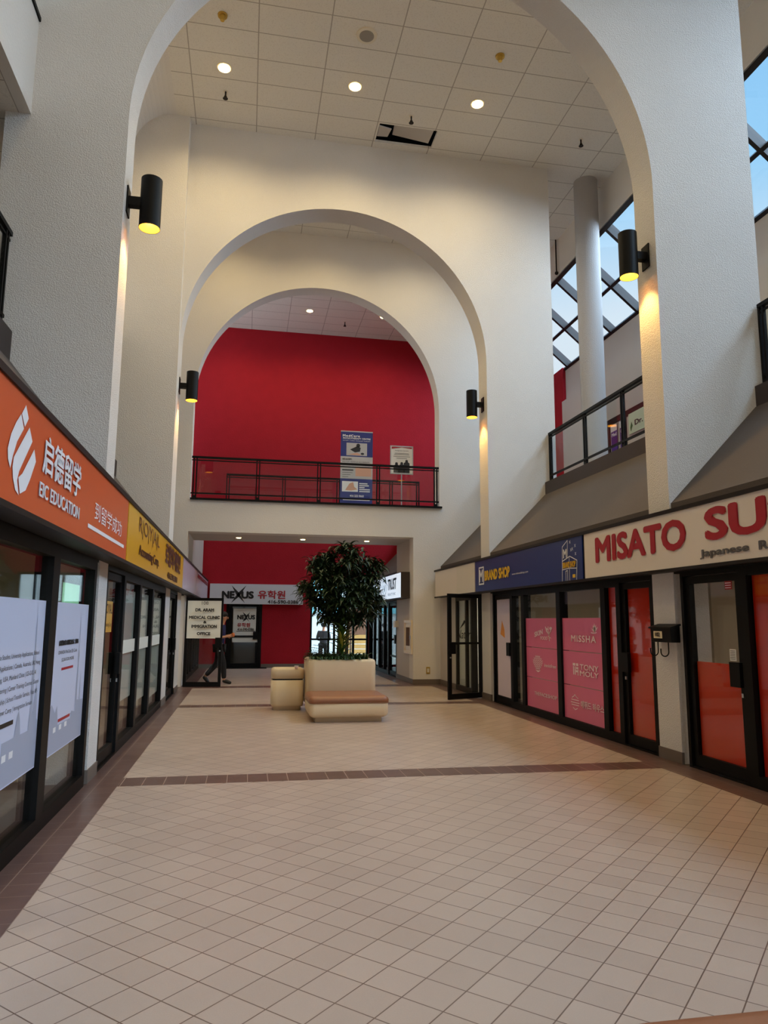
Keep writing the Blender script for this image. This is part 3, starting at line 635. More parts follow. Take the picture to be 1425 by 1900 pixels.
mb = MB(); PK.text(mb, 'MISSHA', 10.72, 9.90, 1.298, 1.40, spacing=1.15, bold=.012)
for dx, h, sd in ((-.085, .07, -.02), (-.035, .11, -.01), (.0, .14, 0), (.04, .12, .015), (.08, .09, .03)):
    c = 9.94 - dx * .6; tp = 9.94 - dx * 1.3
    PK.poly(mb, [(9.945, 1.445), (c + .025, 1.445 + h * .6), (tp, 1.445 + h), (c - .025, 1.445 + h * .55)])
PK.stroke(mb, [(10.05, 1.445), (9.95, 1.437), (9.88, 1.45)], .012)
PK.text(mb, 'TONY', 10.45, 9.85, .887, .972, bold=.01); PK.text(mb, 'MOLY', 10.455, 9.855, .797, .875, bold=.01)
for a0, a1, z0, z1 in ((10.70, 10.61, .935, .975), (10.69, 10.655, .80, .925), (10.63, 10.60, .80, .925), (10.585, 10.51, .935, .975), (10.585, 10.51, .885, .92), (10.54, 10.51, .795, .88), (10.6, 10.53, .84, .87)): PK.rect(mb, a0, a1, z0, z1)
PK.text(mb, '에뛰드 하우스', 10.46, 9.73, .325, .435, bold=.012)
PK.stroke(mb, [(10.76, .45), (10.70, .47), (10.66, .50), (10.61, .47), (10.55, .45)], .014); PK.stroke(mb, [(10.78, .42), (10.53, .42)], .014); PK.stroke(mb, [(10.80, .38), (10.51, .38)], .014); PK.stroke(mb, [(10.78, .345), (10.53, .345)], .014); PK.stroke(mb, [(10.73, .30), (10.66, .275), (10.58, .30)], .014)
mb.build('lettering', PINKT, t)
t = thing('door_poster', 'white paper poster covering the right door by the arch pillar', 'poster', PLR(13.8, 1.1, -.05))
PQ = PL('R', XR + .04)
PQ.slab(MB(), 14.14, 13.42, .16, 2.03, 0, .004).build('sheet', mat('lilac white paper', (222, 208, 220), .5), t)
mb = MB(); PQ.poly(mb, [(13.95, 1.35), (13.85, 1.62), (13.72, 1.45), (13.70, 1.28)], .006); mb.build('flame_print', mat('orange print', (230, 150, 60), .5), t)
t = thing('door_notice', 'small red notice at the top of the half scarlet door', 'notice', PLR(6.88, 2, -.05))
PQ.slab(MB(), 6.945, 6.83, 1.95, 2.04, 0, .004).build('sheet', REDT, t)
mb = MB()
for z in (1.965, 1.99, 2.015): PQ.rect(mb, 6.935, 6.84, z, z + .008, .006)
mb.build('lettering', PINKT, t)
t = thing('door_notice', 'pair of white notices over the handle of the half scarlet door', 'notice', PLR(6.9, 1.3, -.05))
mb = MB(); PQ.slab(mb, 6.93, 6.83, 1.21, 1.33, 0, .004); mb.build('sheet', PAPER, t)
mb = MB()
for k in range(6): PQ.rect(mb, 6.92, 6.84, 1.225 + k * .017, 1.231 + k * .017, .006)
mb.build('lettering', GREYT, t)
# ------------------------------------------------------------------ open doors
def opendoor(hinge, tip, h, label, midrail=None, stile=.085):
    ndoor[0] += 1; hx, hy = hinge; tx, ty = tip; L = math.hypot(tx - hx, ty - hy)
    d = sthing('door_%d' % ndoor[0], label, 'door', (hx, hy, 0))
    ux, uy = (tx - hx) / L, (ty - hy) / L; nx, ny = uy, -ux      # normal towards the camera
    if ny > 0: nx, ny = -nx, -ny
    def q(a, z, o): return (hx + ux * a + nx * o, hy + uy * a + ny * o, z)
    def bx(mb, a0, a1, z0, z1, o0, o1):
        vs = [q(a, z, o) for z in (z0, z1) for a, o in ((a0, o0), (a1, o0), (a1, o1), (a0, o1))]
        return mb.add(vs, [(0, 3, 2, 1), (4, 5, 6, 7), (0, 1, 5, 4), (1, 2, 6, 5), (2, 3, 7, 6), (3, 0, 4, 7)])
    mb = MB(); bx(mb, 0, stile, .01, h, -.022, .022); bx(mb, L - stile, L, .01, h, -.022, .022); bx(mb, stile, L - stile, .01, .12, -.022, .022); bx(mb, stile, L - stile, h - .08, h, -.022, .022)
    if midrail: bx(mb, stile, L - stile, midrail, midrail + .045, -.02, .02)
    lf = mb.build('door_leaf', BLACK, d)
    bx(MB(), stile, L - stile, .12, h - .08, -.004, .004).build('pane', GLASS, lf)
    bx(MB(), L - .16, L - .01, .93, 1.17, .022, .06).build('handle', BLACK, lf)
    bx(MB(), L - .06, L - .03, .84, .87, .022, .034).build('lock', CHROME, lf)
    return d, q, bx
od, q, bx = opendoor((-1.42, 18.32), (-.53, 18.22), 2.12, 'open glass door carrying the clinic sign, standing out into the hall', stile=.07)
t = thing('clinic_sign', 'grey white clinic sign with black lettering on the open left door', 'sign', (-.97, 18.25, 1.6))
PC = PL('F', 18.22)
bx(MB(), .045, .85, 1.15, 2.05, .024, .03).build('panel', FROST, t)
mb = MB()
for s, a0, a1, z0, z1, b in (('108', -1.045, -.888, 1.955, 2.035, .0), ('DR. ARAM', -1.19, -.75, 1.79, 1.868, .035), ('MEDICAL CLINIC', -1.33, -.605, 1.612, 1.688, .035), ('&', -.993, -.915, 1.505, 1.573, .035), ('IMMIGRATION', -1.267, -.67, 1.397, 1.476, .035), ('OFFICE', -1.133, -.815, 1.226, 1.302, .035)):
    PC.text(mb, s, a0, a1, z0, z1, .03, bold=b)
mb.build('lettering', BLKT, t)
od2, q, bx = opendoor((4.99, 15.08), (4.13, 14.70), 2.17, 'open glass door standing out from the right wall', midrail=1.12)
t = thing('door_sticker', 'black script lettering on the open right door glass', 'sticker', (4.5, 14.86, 1.4))
def qtext(mb, s, a0, a1, z0, z1, o, **k):
    vs, fs = glyphs(s, k.get('bold', 0), k.get('shear', 0), 1); xs = [v[0] for v in vs]; ys = [v[1] for v in vs]
    return mb.add([q(a0 + (a1 - a0) * (x - min(xs)) / (max(xs) - min(xs)), z0 + (z1 - z0) * (y - min(ys)) / (max(ys) - min(ys)), o) for x, y in vs], fs)
mb = qtext(MB(), 'Natural', .70, .22, 1.24, 1.42, .006, shear=.3)
mb.add([q(a, z, .006) for a, z in ((.62, 1.44), (.50, 1.62), (.44, 1.60), (.52, 1.52))], [(0, 1, 2, 3)]); mb.build('lettering', BLKT, t)
# ------------------------------------------------------------------ wall lamps
def sconce(y, s, xw, label):
    X = xw + s * .255; zc = 6.30
    t = thing('wall_lamp', label, 'wall lamp', (xw, y, zc), 'black cylinder lamps on the arch piers')
    B(min(xw, xw + s * .018), max(xw, xw + s * .018), y - .085, y + .085, zc - .16, zc + .16).build('mounting_plate', BLACK, t, bevel=.004)
    B(min(xw + s * .015, X), max(xw + s * .015, X), y - .05, y + .05, zc - .05, zc + .05).build('arm', BLACK, t)
    mb = MB(); mb.tube((X, y, zc - .30), (X, y, zc + .30), .118, n=36, caps=False); n = 36
    mb.tube((X, y, zc + .29), (X, y, zc + .30), .117, n=36); sh = mb.build('cylinder_shade', BLACK, t, smooth=True)
    MB().tube((X, y, zc - .298), (X, y, zc - .05), .112, .07, n=36, caps=False).build('reflector', GOLD, sh, smooth=True)
    MB().sphere((X, y, zc - .14), .055).build('bulb', GLOW, sh, smooth=True)
    l = lamp('SPOT', (X, y, zc - .21), 46, (1, .60, .18), (0, 0, 0), spot_size=math.radians(86), spot_blend=.5, shadow_soft_size=.03)
for y, w in ((8.06, 'first'), (14.73, 'second')):
    sconce(y, 1, XL, 'black cylinder lamp on the left pier of the %s arch' % w); sconce(y, -1, XR, 'black cylinder lamp on the right pier of the %s arch' % w)
# ------------------------------------------------------------------ ceiling fittings
def potlight(x, y, z, label, r=.10, e=95, name='ceiling_light'):
    t = thing(name, label, 'ceiling light', (x, y, z), 'round recessed ceiling lights')
    MB().tube((x, y, z - .012), (x, y, z + .01), r * 1.25, n=28).build('trim_ring', PLATE, t)
    MB().tube((x, y, z - .02), (x, y, z - .011), r, n=28).build('lens', GLOW, t)
    if e: lamp('SPOT', (x, y, z - .05), e, WARM, (0, 0, 0), spot_size=math.radians(150), spot_blend=.8, shadow_soft_size=.09)
for x, w in ((-.745, 'left'), (1.76, 'middle'), (4.26, 'right')):
    potlight(x, 12.7, CZ, {'left': 'leftmost of three lit ceiling lights before the second arch', 'middle': 'middle of three lit ceiling lights before the second arch', 'right': 'rightmost of three lit ceiling lights before the second arch'}[w], r=.11, e=155)
    potlight(x, 9.6, CZ, 'ceiling light just behind the nearest arch, ' + w)
    potlight(x, 16.7, CZ, 'ceiling light between second arch and balcony, ' + w)
    for y in (4.0, -1.): potlight(x, y, CZ, 'unseen fill light added on the ceiling near the camera end, %s, row at %s' % (w, 'front' if y > 0 else 'back'))  # rows out of view, added as fill from the camera end
for x, w in ((-.74, 'left'), (1.79, 'middle'), (4.32, 'right')): potlight(x, 23.3, CZ, 'ceiling light before the red wall, ' + w, r=.10, e=95)
for x, w in ((-.245, 'left'), (1.45, 'middle'), (3.2, 'right')): potlight(x, 19.5, 3.76, 'small light under the bridge, ' + w, r=.06, e=7)
for x, y, w in ((-.735, 13.34, 'near the leftmost ceiling light'), (3.03, 13.32, 'above the open ceiling tile'), (6.8, 13.32, 'near the skylight bulkhead'), (3.08, 24., 'before the red wall')):
    t = thing('sprinkler', 'small dark sprinkler head ' + w, 'sprinkler', (x, y, CZ), 'sprinkler heads on the ceiling')
    MB().tube((x, y, CZ), (x, y, CZ - .10), .016).build('pipe', BRONZE, t); MB().tube((x, y, CZ), (x, y, CZ - .006), .045).build('rosette', PLATE, t)
    MB().sphere((x, y, CZ - .12), .03, sc=(1, 1, 1.2)).build('bulb', BRONZE, t); MB().tube((x, y, CZ - .15), (x, y, CZ - .157), .05).build('deflector', BRONZE, t)
for x, y, w in ((-.74, 11.47, 'left'), (4.28, 11.42, 'right')):
    t = thing('smoke_detector', 'gold round detector on the ceiling, %s of the speaker' % w, 'detector', (x, y, CZ), 'gold ceiling detectors')
    MB().tube((x, y, CZ), (x, y, CZ - .03), .085, .08, n=24).build('mount', BRASS, t); MB().tube((x, y, CZ - .03), (x, y, CZ - .11), .055, .035, n=24).build('sensor', BRASS, t)
t = thing('ceiling_speaker', 'round flat speaker grille in the ceiling tiles', 'speaker', (1.78, 11.42, CZ))
MB().tube((1.78, 11.42, CZ), (1.78, 11.42, CZ - .02), .19, .185, n=36).build('rim', PLATE, t); MB().tube((1.78, 11.42, CZ - .018), (1.78, 11.42, CZ - .026), .13, n=36).build('grille', mat('grey grille', (150, 142, 132), .7), t)
t = MB().add([(2.78, 13.72, CZ + .16), (3.62, 13.70, CZ + .05), (3.60, 14.16, CZ + .05), (2.80, 14.18, CZ + .16), (2.78, 13.72, CZ + .19), (3.62, 13.70, CZ + .08), (3.60, 14.16, CZ + .08), (2.80, 14.18, CZ + .19)], [(0, 3, 2, 1), (4, 5, 6, 7), (0, 1, 5, 4), (1, 2, 6, 5), (2, 3, 7, 6), (3, 0, 4, 7)]).build('ceiling_tile', PAINT)
tag(t, 'loose tile lying tilted inside the open ceiling hole', 'ceiling tile')
t = MB().add([(2.45, 13.80, CZ + .05), (2.72, 13.86, CZ + .05), (2.68, 14.12, CZ + .05), (2.45, 14.14, CZ + .05), (2.45, 13.80, CZ + .07), (2.72, 13.86, CZ + .07), (2.68, 14.12, CZ + .07), (2.45, 14.14, CZ + .07)], [(0, 3, 2, 1), (4, 5, 6, 7), (0, 1, 5, 4), (1, 2, 6, 5), (2, 3, 7, 6), (3, 0, 4, 7)]).build('ceiling_tile', PAINT)
tag(t, 'small broken tile piece at the left of the ceiling hole', 'ceiling tile')
# hanging spray pipes along the skylight bulkhead
for y, w in ((17.35, 'farther one'), (13.2, 'nearer one by the arch')):
    t = thing('wall_sprinkler', 'thin pipe with sprinkler head on the skylight bulkhead, ' + w, 'sprinkler', (8.0, y, CZ))
    MB().tube((8.0, y, CZ), (8.0, y, 11.02), .018).build('pipe', BRONZE, t); MB().sphere((8.0, y, 10.98), .05).build('head', BRONZE, t)
# ------------------------------------------------------------------ railings
def railing(axis, at, a0, a1, z, label, posts, h=1.09, gl=True, name='railing'):
    def P(a, d, zz): return (at + d, a, zz) if axis == 'y' else (a, at + d, zz)
    def bx(mb, p0, p1, z0, z1, w):
        q0, q1 = P(p0, -w, z0), P(p1, w, z1); return mb.box(min(q0[0], q1[0]), max(q0[0], q1[0]), min(q0[1], q1[1]), max(q0[1], q1[1]), z0, z1)
    t = thing(name, label, 'railing', P((a0 + a1) / 2, 0, z))
    bx(MB(), a0, a1, z + h - .05, z + h, .035).build('handrail', BLACK, t)
    bx(MB(), a0, a1, z + .13, z + .165, .02).build('bottom_rail', BLACK, t)
    bx(MB(), a0, a1, z + h - .11, z + h - .085, .016).build('top_rail', BLACK, t)
    ps = sorted(posts)
    for p in ps:
        mb = MB(); bx(mb, p - .05, p - .02, z, z + h - .04, .022); bx(mb, p + .02, p + .05, z, z + h - .04, .022); bx(mb, p - .03, p + .03, z + .03, z + .09, .018); mb.build('post', BLACK, t)
    if gl:
        for p, r in zip(ps, ps[1:]): bx(MB(), p + .055, r - .055, z + .165, z + h - .11, .004).build('glass_panel', RAILGL, t)
    return t
railing('x', 18.43, -1.45, 4.95, 4.58, 'black balcony railing with glass panels in the balcony arch', [-1.36 + i * 1.556 for i in range(5)])
tag(B(-1.45, 5.02, 18.33, 18.53, 4.555, 4.60).build('trim_sill', BLACK), 'black sill strip under the balcony railing', 'sill', kind='structure')
railing('x', 20.42, -.65, 4.9, 4.56, 'second black railing at the rear edge of the bridge', [-.6 + i * 1.55 for i in range(4)] + [4.85])
railing('y', 6.37, 8.32, 14.42, 4.57, 'right upper black railing between the first two arches', [14.38, 12.75, 11.30, 9.85, 8.40])
railing('y', 6.37, 2.0, 7.80, 4.57, 'right upper black railing before the nearest arch', [7.76, 6.3, 4.85, 3.4, 2.05])
railing('y', 6.37, 15.05, 18.38, 4.57, 'right upper black railing behind the second arch', [15.1, 16.7, 18.3])
railing('y', -2.6, 2.0, 7.80, 4.57, 'left upper black railing before the nearest arch', [7.70, 6.3, 4.85, 3.4, 2.05])
railing('y', -2.6, 8.32, 14.2, 4.57, 'left upper black railing between the first two arches', [8.40, 9.85, 11.3, 12.75, 14.1])
# ------------------------------------------------------------------ upper floor displays
t = thing('roll_up_banner', 'tall blue physiotherapy banner standing behind the balcony railing', 'banner', (2.88, 19.5, 4.56))
PB = PL('F', 19.5)
PB.slab(MB(), 2.44, 3.34, 4.60, 6.83, -.012, 0).build('sheet', BLUEP, t)
B(2.42, 3.36, 19.42, 19.6, 4.56, 4.62).build('foot', CHROME, t)
mb = MB(); PB.rect(mb, 2.44, 3.34, 5.475, 6.10, .002); PB.rect(mb, 2.60, 3.18, 6.13, 6.49, .003); PB.rect(mb, 2.44, 3.34, 6.80, 6.83, .003); mb.build('grey_print', PGREY, t)
mb = MB(); PB.text(mb, 'MedCare', 2.49, 2.975, 6.655, 6.725, bold=.03, spacing=1.2); PB.text(mb, 'PHYSIOTHERAPY CENTRE', 2.50, 3.275, 6.59, 6.64, bold=.018); PB.text(mb, 'PHYSIO, CHIRO, MASSAGE THERAPY', 2.50, 3.275, 6.535, 6.562)
PB.text(mb, '416 222 0660', 2.71, 3.10, 4.965, 5.025, bold=.02)
for z in (4.87, 4.91): PB.rect(mb, 2.52, 3.27, z, z + .018)
for k, r in enumerate((3.20, 3.24, 3.12, 3.27, 3.27)): PB.rect(mb, 2.97, r, 5.33 - k * .055, 5.36 - k * .055)
PB.rect(mb, 2.49, 2.935, 5.11, 5.40, .0045); mb.build('white_print', WHITE, t)
mb = MB(); PB.text(mb, 'WE ACCEPT:', 2.49, 2.757, 6.0, 6.045, bold=.018); PB.text(mb, 'MOTOR VEHICLE ACCIDENTS', 2.49, 3.25, 5.93, 5.965); PB.rect(mb, 2.49, 2.80, 5.70, 5.735)
for k in range(3): PB.rect(mb, 2.49, 2.78 - .06 * k, 5.64 - k * .06, 5.65 - k * .06)
PB.disc(mb, 2.93, 6.42, .055, .005); PB.poly(mb, [(2.70, 6.30), (2.90, 6.40), (3.0, 6.36), (2.98, 6.25), (2.84, 6.22)], .005); PB.disc(mb, 3.05, 6.19, .05, .0052, rz=.03); mb.build('dark_print', DARKP, t)
mb = MB(); PB.rect(mb, 2.86, 3.305, 5.55, 5.79, .0035); PB.poly(mb, [(2.65, 6.16), (2.9, 6.21), (3.0, 6.17), (2.98, 6.14)], .0055); PB.poly(mb, [(2.58, 5.15), (2.70, 5.34), (2.80, 5.38), (2.83, 5.25), (2.92, 5.18), (2.75, 5.14)], .0055); mb.build('skin_print', SKINP, t)
t = thing('poster_stand', 'white framed poster on a slim floor stand on the bridge', 'poster stand', (4.17, 19.5, 4.56))
PB.slab(MB(), 3.86, 4.48, 5.68, 6.455, -.015, 0).build('sheet', PAPER, t)
PB.ring(MB(), 3.84, 4.50, 5.66, 6.475, .025, -.02, .004).build('frame', CHROME, t)
MB().tube((4.17, 19.52, 4.6), (4.17, 19.52, 5.68), .018).build('pole', CHROME, t); MB().tube((4.17, 19.52, 4.56), (4.17, 19.52, 4.60), .16, .13, n=24).build('foot', CHROME, t)
mb = MB()
for a, h in ((4.02, .26), (4.17, .27), (4.31, .34)): PB.disc(mb, a, 5.70 + h, .04, .004); PB.poly(mb, [(a - .085, 5.70), (a - .085, 5.64 + h), (a - .03, 5.68 + h), (a + .03, 5.68 + h), (a + .085, 5.64 + h), (a + .085, 5.70)], .004)
mb.build('dark_print', DARKP, t)
mb = MB(); PB.text(mb, 'Immigration Services', 3.98, 4.36, 6.31, 6.36)
for z, a in ((6.25, .2), (6.215, .22), (6.16, .24), (6.11, .15)): PB.rect(mb, 4.17 - a, 4.17 + a, z, z + .013)
mb.build('lettering', GREYT, t)
mb = MB(); PB.poly(mb, [(3.88, 6.44), (4.46, 6.44), (4.46, 6.40), (4.17, 6.43), (3.88, 6.38)], .004); mb.build('red_print', REDT, t)
PU = PL('R', 9.49)
us = sthing('window_upper_shop', 'dark framed upper shop front on the right walkway', 'window', (9.55, 16.3, 4.56))
PU.ring(MB(), 17.7, 12.0, 4.56, 7.0, .16, -.05, .02).build('window_frame', BRONZE, us); PU.slab(MB(), 17.6, 12.1, 4.6, 6.95, -.03, -.02).build('pane', BRONZE, us)
mb = MB()
for a in (16.75,): PU.slab(mb, a - .07, a + .07, 4.6, 6.95, -.02, .02)
mb.build('mullion', BRONZE, us)
for a0, a1, lb, tx in ((17.45, 17.13, 'farther', 'Med'), (16.98, 16.68, 'nearer', 'CENTRE')):
    t = thing('window_poster', 'purple poster with white top in the upper shop window, ' + lb, 'poster', PU(a0, 6, .03))
    PU.slab(MB(), a0, a1, 4.9, 6.80, .021, .026).build('sheet', PURPLE, t); PU.rect(MB(), a0, a1, 6.62, 6.795, .028).build('white_print', PAPER, t)
    mb = MB(); PU.text(mb, tx, a0 - .05, a1 + .02, 6.48, 6.58, .029, bold=.02); mb.build('lettering', WHITE, t)
t = thing('upper_shop_sign', 'pale mint sign with leaf in the upper right shop window', 'sign', PU(16, 6.5, .03))
PU.slab(MB(), 16.52, 15.2, 6.33, 6.86, .021, .03).build('panel', MINT, t)
mb = MB(); PU.text(mb, 'Dr. E', 16.22, 15.6, 6.50, 6.64, .033, bold=.02); mb.build('lettering', BLKT, t)
mb = MB(); PU.poly(mb, [(16.42, 6.38), (16.45, 6.50), (16.38, 6.64), (16.32, 6.52)], .033); mb.build('leaf_print', mat('leaf green print', (40, 110, 60), .5), t)
# ------------------------------------------------------------------ wall fittings
t = thing('mailbox', 'black wall mailbox numbered on the white pillar by scarlet doors', 'mailbox', (XR, 7.95, 1.46))
bxm = MB().prism_y([(XR - .004, 1.37), (4.85, 1.37), (4.84, 1.53), (XR - .004, 1.565)], 7.74, 8.17); bxm.build('body', BLACK, t, bevel=.006)
MB().prism_y([(XR - .004, 1.565), (4.83, 1.528), (4.825, 1.545), (XR - .004, 1.585)], 7.72, 8.19).build('lid', BLACK, t)
PM = PL('R', 4.845)
PM.slab(MB(), 8.10, 7.92, 1.415, 1.50, 0, .003).build('number_card', mat('cream card', (232, 216, 176), .6), t)
mb = MB(); PM.text(mb, '102', 8.06, 7.96, 1.435, 1.485, .005, bold=.01); mb.build('lettering', BLKT, t)
for a in (7.84, 8.06):
    pts = [(4.87, a, 1.37)] + [(4.87 - .05 + .05 * math.cos(k * PI / 8), a, 1.26 - .05 * math.sin(k * PI / 8)) for k in range(9)] + [(4.77, a, 1.30)]
    MB().path(pts, .007).build('hook', BLACK, t)
t = thing('extinguisher_cabinet', 'cream fire extinguisher cabinet on the side wall under the bridge', 'cabinet', (4.25, 18.95, 1.2))
PF = PL('R', 4.25)
PF.ring(MB(), 19.38, 18.48, .75, 1.62, .07, 0, .035).build('frame', CREAM, t); PF.slab(MB(), 19.31, 18.55, .82, 1.55, 0, .012).build('back', CREAM, t)
PF.ring(MB(), 19.22, 18.64, .90, 1.48, .05, .012, .028).build('door', CREAM, t); PF.slab(MB(), 19.17, 18.69, .95, 1.43, .012, .018).build('pane', mat('dim brown glass', (100, 74, 58), .7, spec=.1), t)
PF.slab(MB(), 18.60, 18.56, 1.13, 1.22, .03, .05).build('latch', CHROME, t)
t = thing('call_box', 'small white box at the edge of the far right doors', 'box', (4.25, 20.4, 1.5))
PF.slab(MB(), 20.5, 20.2, 1.42, 1.60, 0, .10).build('body', PLATE, t, bevel=.008); PF.slab(MB(), 20.45, 20.25, 1.45, 1.57, .10, .104).build('cover', PAPER, t)
t = thing('power_outlet', 'small framed power outlet low on the balcony wall', 'outlet', (4.64, YC, .35))
PO = PL('F', YC); PO.slab(MB(), 4.59, 4.69, .265, .435, 0, .01).build('cover_plate', BRASS, t); PO.slab(MB(), 4.612, 4.668, .30, .40, .01, .014).build('socket', PLATE, t)
# ------------------------------------------------------------------ bench, planter, bin
def rbox(x0, x1, y0, y1, z0, z1, name, m, p, bv=.06, seg=4): return B(x0, x1, y0, y1, z0, z1).build(name, m, p, bevel=bv, seg=seg)
t = thing('planter', 'large cream planter holding the indoor tree', 'planter', (1.7, 13.2, 0))
bm = bmesh.new(); px0, px1, py0, py1, ph = 1.10, 2.28, 12.72, 13.85, .93
def rr(x0, x1, y0, y1, z, r, n=6):
    return [(cx_ + r * math.cos(a), cy_ + r * math.sin(a), z) for cx_, cy_, b in ((x1 - r, y1 - r, 0), (x0 + r, y1 - r, PI / 2), (x0 + r, y0 + r, PI), (x1 - r, y0 + r, PI * 1.5)) for a in [b + PI / 2 * k / n for k in range(n + 1)]]
def loft(rings, cap0=True, cap1=True):
    mb = MB(); n = len(rings[0]); mb.v = [p for r in rings for p in r]
    for j in range(len(rings) - 1): mb.f += [(j * n + i, j * n + (i + 1) % n, (j + 1) * n + (i + 1) % n, (j + 1) * n + i) for i in range(n)]
    if cap0: mb.f.append(tuple(range(n))[::-1])
    if cap1: mb.f.append(tuple(range((len(rings) - 1) * n, len(rings) * n)))
    return mb
def tub(x0, x1, y0, y1, prof, r):   # prof: (inset, z)
    return [rr(x0 + i, x1 - i, y0 + i, y1 - i, z, max(.02, r - i)) for i, z in prof]
loft(tub(px0, px1, py0, py1, [(.06, 0), (.06, .10), (.02, .11), (0, .14), (0, ph - .05), (.015, ph - .015), (.045, ph), (.075, ph - .01), (.085, ph - .05), (.085, ph - .12)], .11)).build('tub', CREAM, t, smooth=True)
B(px0 + .07, px1 - .07, py0 + .07, py1 - .07, ph - .13, ph - .07).build('soil', SOIL, t)
def bench(x0, x1, y0, y1, label, zt=.41):
    t = thing('bench', label, 'bench', ((x0 + x1) / 2, (y0 + y1) / 2, 0))
    loft(tub(x0, x1, y0, y1, [(.10, 0), (.10, .07), (.07, .075), (.02, .10), (0, .14), (0, zt - .12), (.01, zt - .11)], .09)).build('base', CREAM, t, smooth=True)
    loft(tub(x0 - .01, x1 + .01, y0 - .01, y1 + .01, [(.02, zt - .109), (0, zt - .09), (0, zt - .06), (.015, zt - .03), (.05, zt - .006), (.09, zt)], .09)).build('cushion', VINYL, t, smooth=True)
    MB().path([p for p in rr(x0 - .004, x1 + .004, y0 - .004, y1 + .004, zt - .105, .09)] + [(x1 + .004, y1 - .094, zt - .105)], .008, 6).build('piping', VINYL, t)
    return t
bench(1.04, 2.31, 11.72, 12.70, 'cream bench with brown padded seat against the planter')
bench(1.10, 2.45, .9, 2.17, 'brown padded bench corner in the bottom right foreground', zt=.45)
t = thing('litter_bin', 'cream rounded litter bin beside the planter', 'bin', (.80, 13.7, 0))
bx0, bx1, by0, by1 = .50, 1.085, 13.42, 13.95
loft(tub(bx0, bx1, by0, by1, [(.05, 0), (.05, .06), (.02, .07), (0, .10), (0, .53)], .11)).build('body', CREAM, t, smooth=True)
loft(tub(bx0, bx1, by0, by1, [(.02, .53), (.02, .555)], .10)).build('gap_band', BLACK, t)
loft(tub(bx0, bx1, by0, by1, [(0, .555), (0, .70), (.015, .725), (.04, .735), (.06, .725), (.10, .66)], .11)).build('lid', CREAM, t, smooth=True)
loft(tub(bx0 + .12, bx1 - .12, by0 + .12, by1 - .12, [(0, .662), (.02, .664)], .08)).build('opening', BLACK, t)
t = thing('paper_cup', 'crumpled pink and white cup on the bin lid', 'cup', (.94, 13.5, .73))
MB().tube((.94, 13.455, .735), (.94, 13.455, .775), .03, .036).build('cup', PINKT, t); MB().tube((.94, 13.455, .775), (.94, 13.455, .782), .04).build('rim', PAPER, t)

# ------------------------------------------------------------------ plants
def leaf(mb, p, d, L, w, droop, fold=.25, n=4, up=Vector((0, 0, 1))):
    """one bent leaf from p along d, sagging by droop"""
    d = Vector(d).normalized(); side = d.cross(up)
    if side.length < .05: side = Vector((1, 0, 0))
    side.normalize(); c = Vector(p); rows = []
    for i in range(n + 1):
        t = i / n; wd = w * math.sin(PI * min(1, .12 + .88 * t) ** .8) if i < n else 0
        nrm = side.cross(d).normalized()
        rows.append((c - side * wd / 2 + nrm * fold * wd, c.copy(), c + side * wd / 2 + nrm * fold * wd))
        c = c + d * (L / n); d = (d + Vector((0, 0, -droop / n))).normalized()
    vs = [v for r in rows for v in r]; fs = []
    for i in range(n):
        a = 3 * i; fs += [(a, a + 1, a + 4, a + 3), (a + 1, a + 2, a + 5, a + 4)]
    mb.add(vs, fs)
rnd = random.Random(11)
t = thing('indoor_tree', 'tall dark green leafy tree growing from the cream planter', 'tree', (1.72, 13.3, .86))
clumps = [(592, 1046, 0), (610, 1032, .15), (636, 1016, 0), (652, 1030, -.2), (676, 1044, 0), (700, 1050, .15), (572, 1088, 0), (594, 1070, -.25), (616, 1056, .2), (640, 1048, -.35), (662, 1062, .2), (684, 1072, -.1),
          (584, 1106, .1), (606, 1096, -.3), (630, 1084, -.4), (652, 1090, -.35), (676, 1094, -.2), (696, 1104, 0), (598, 1124, 0), (622, 1118, -.3), (646, 1116, -.4), (668, 1120, -.3), (688, 1130, .1), (610, 1142, -.1), (636, 1140, -.25), (660, 1146, -.1), (612, 1080, .4), (646, 1076, .45), (680, 1086, .45), (628, 1060, -.1), (664, 1104, .4), (620, 1104, .4), (600, 1050, .3)]
fol = MB(); br = MB()
stems = [((1.66, 13.25, .80), (1.70, 13.28, 1.5), (1.66, 13.3, 2.2)), ((1.82, 13.33, .80), (1.86, 13.34, 1.55), (1.80, 13.3, 2.4)), ((1.75, 13.40, .80), (1.72, 13.42, 1.4), (1.86, 13.42, 2.1))]
for st in stems:
    for (a, b_), r in zip(zip(st, st[1:]), ((.036, .030), (.030, .020))): br.tube(a, b_, r[0], r[1], n=10)
for px, py, dy in clumps:
    c = Vector((1.757 + (px - 638) * .01025, 13.3 + dy, 1.6 + (1149 - py) * .00992))
    s0 = Vector(stems[rnd.randrange(3)][rnd.choice((1, 2))]); s0.z = min(s0.z, c.z - .05)
    m_ = (s0 + c) / 2 + Vector((0, 0, .06)); br.tube(s0, m_, .012, .009, n=6); br.tube(m_, c, .009, .005, n=6)
    for k in range(130):
        th = rnd.uniform(0, 2 * PI); el = rnd.uniform(-.5, .9)
        d = Vector((math.cos(th) * math.cos(el), math.sin(th) * math.cos(el), math.sin(el)))
        o = c + Vector((rnd.gauss(0, .075), rnd.gauss(0, .075), rnd.gauss(-.01, .065)))
        leaf(fol, o, d, rnd.uniform(.13, .25), rnd.uniform(.034, .052), rnd.uniform(.9, 2.0))
br.build('trunk', BARK, t, smooth=True)
fol.build('foliage', LEAF, t)
t = thing('dracaena', 'yellow green strap leaved plant in front of the tree trunk', 'plant', (1.72, 13.05, .86))
mb = MB(); MB().tube((1.72, 13.05, .82), (1.71, 13.05, 1.35), .018, .012, n=8).build('stem', BARK, t)
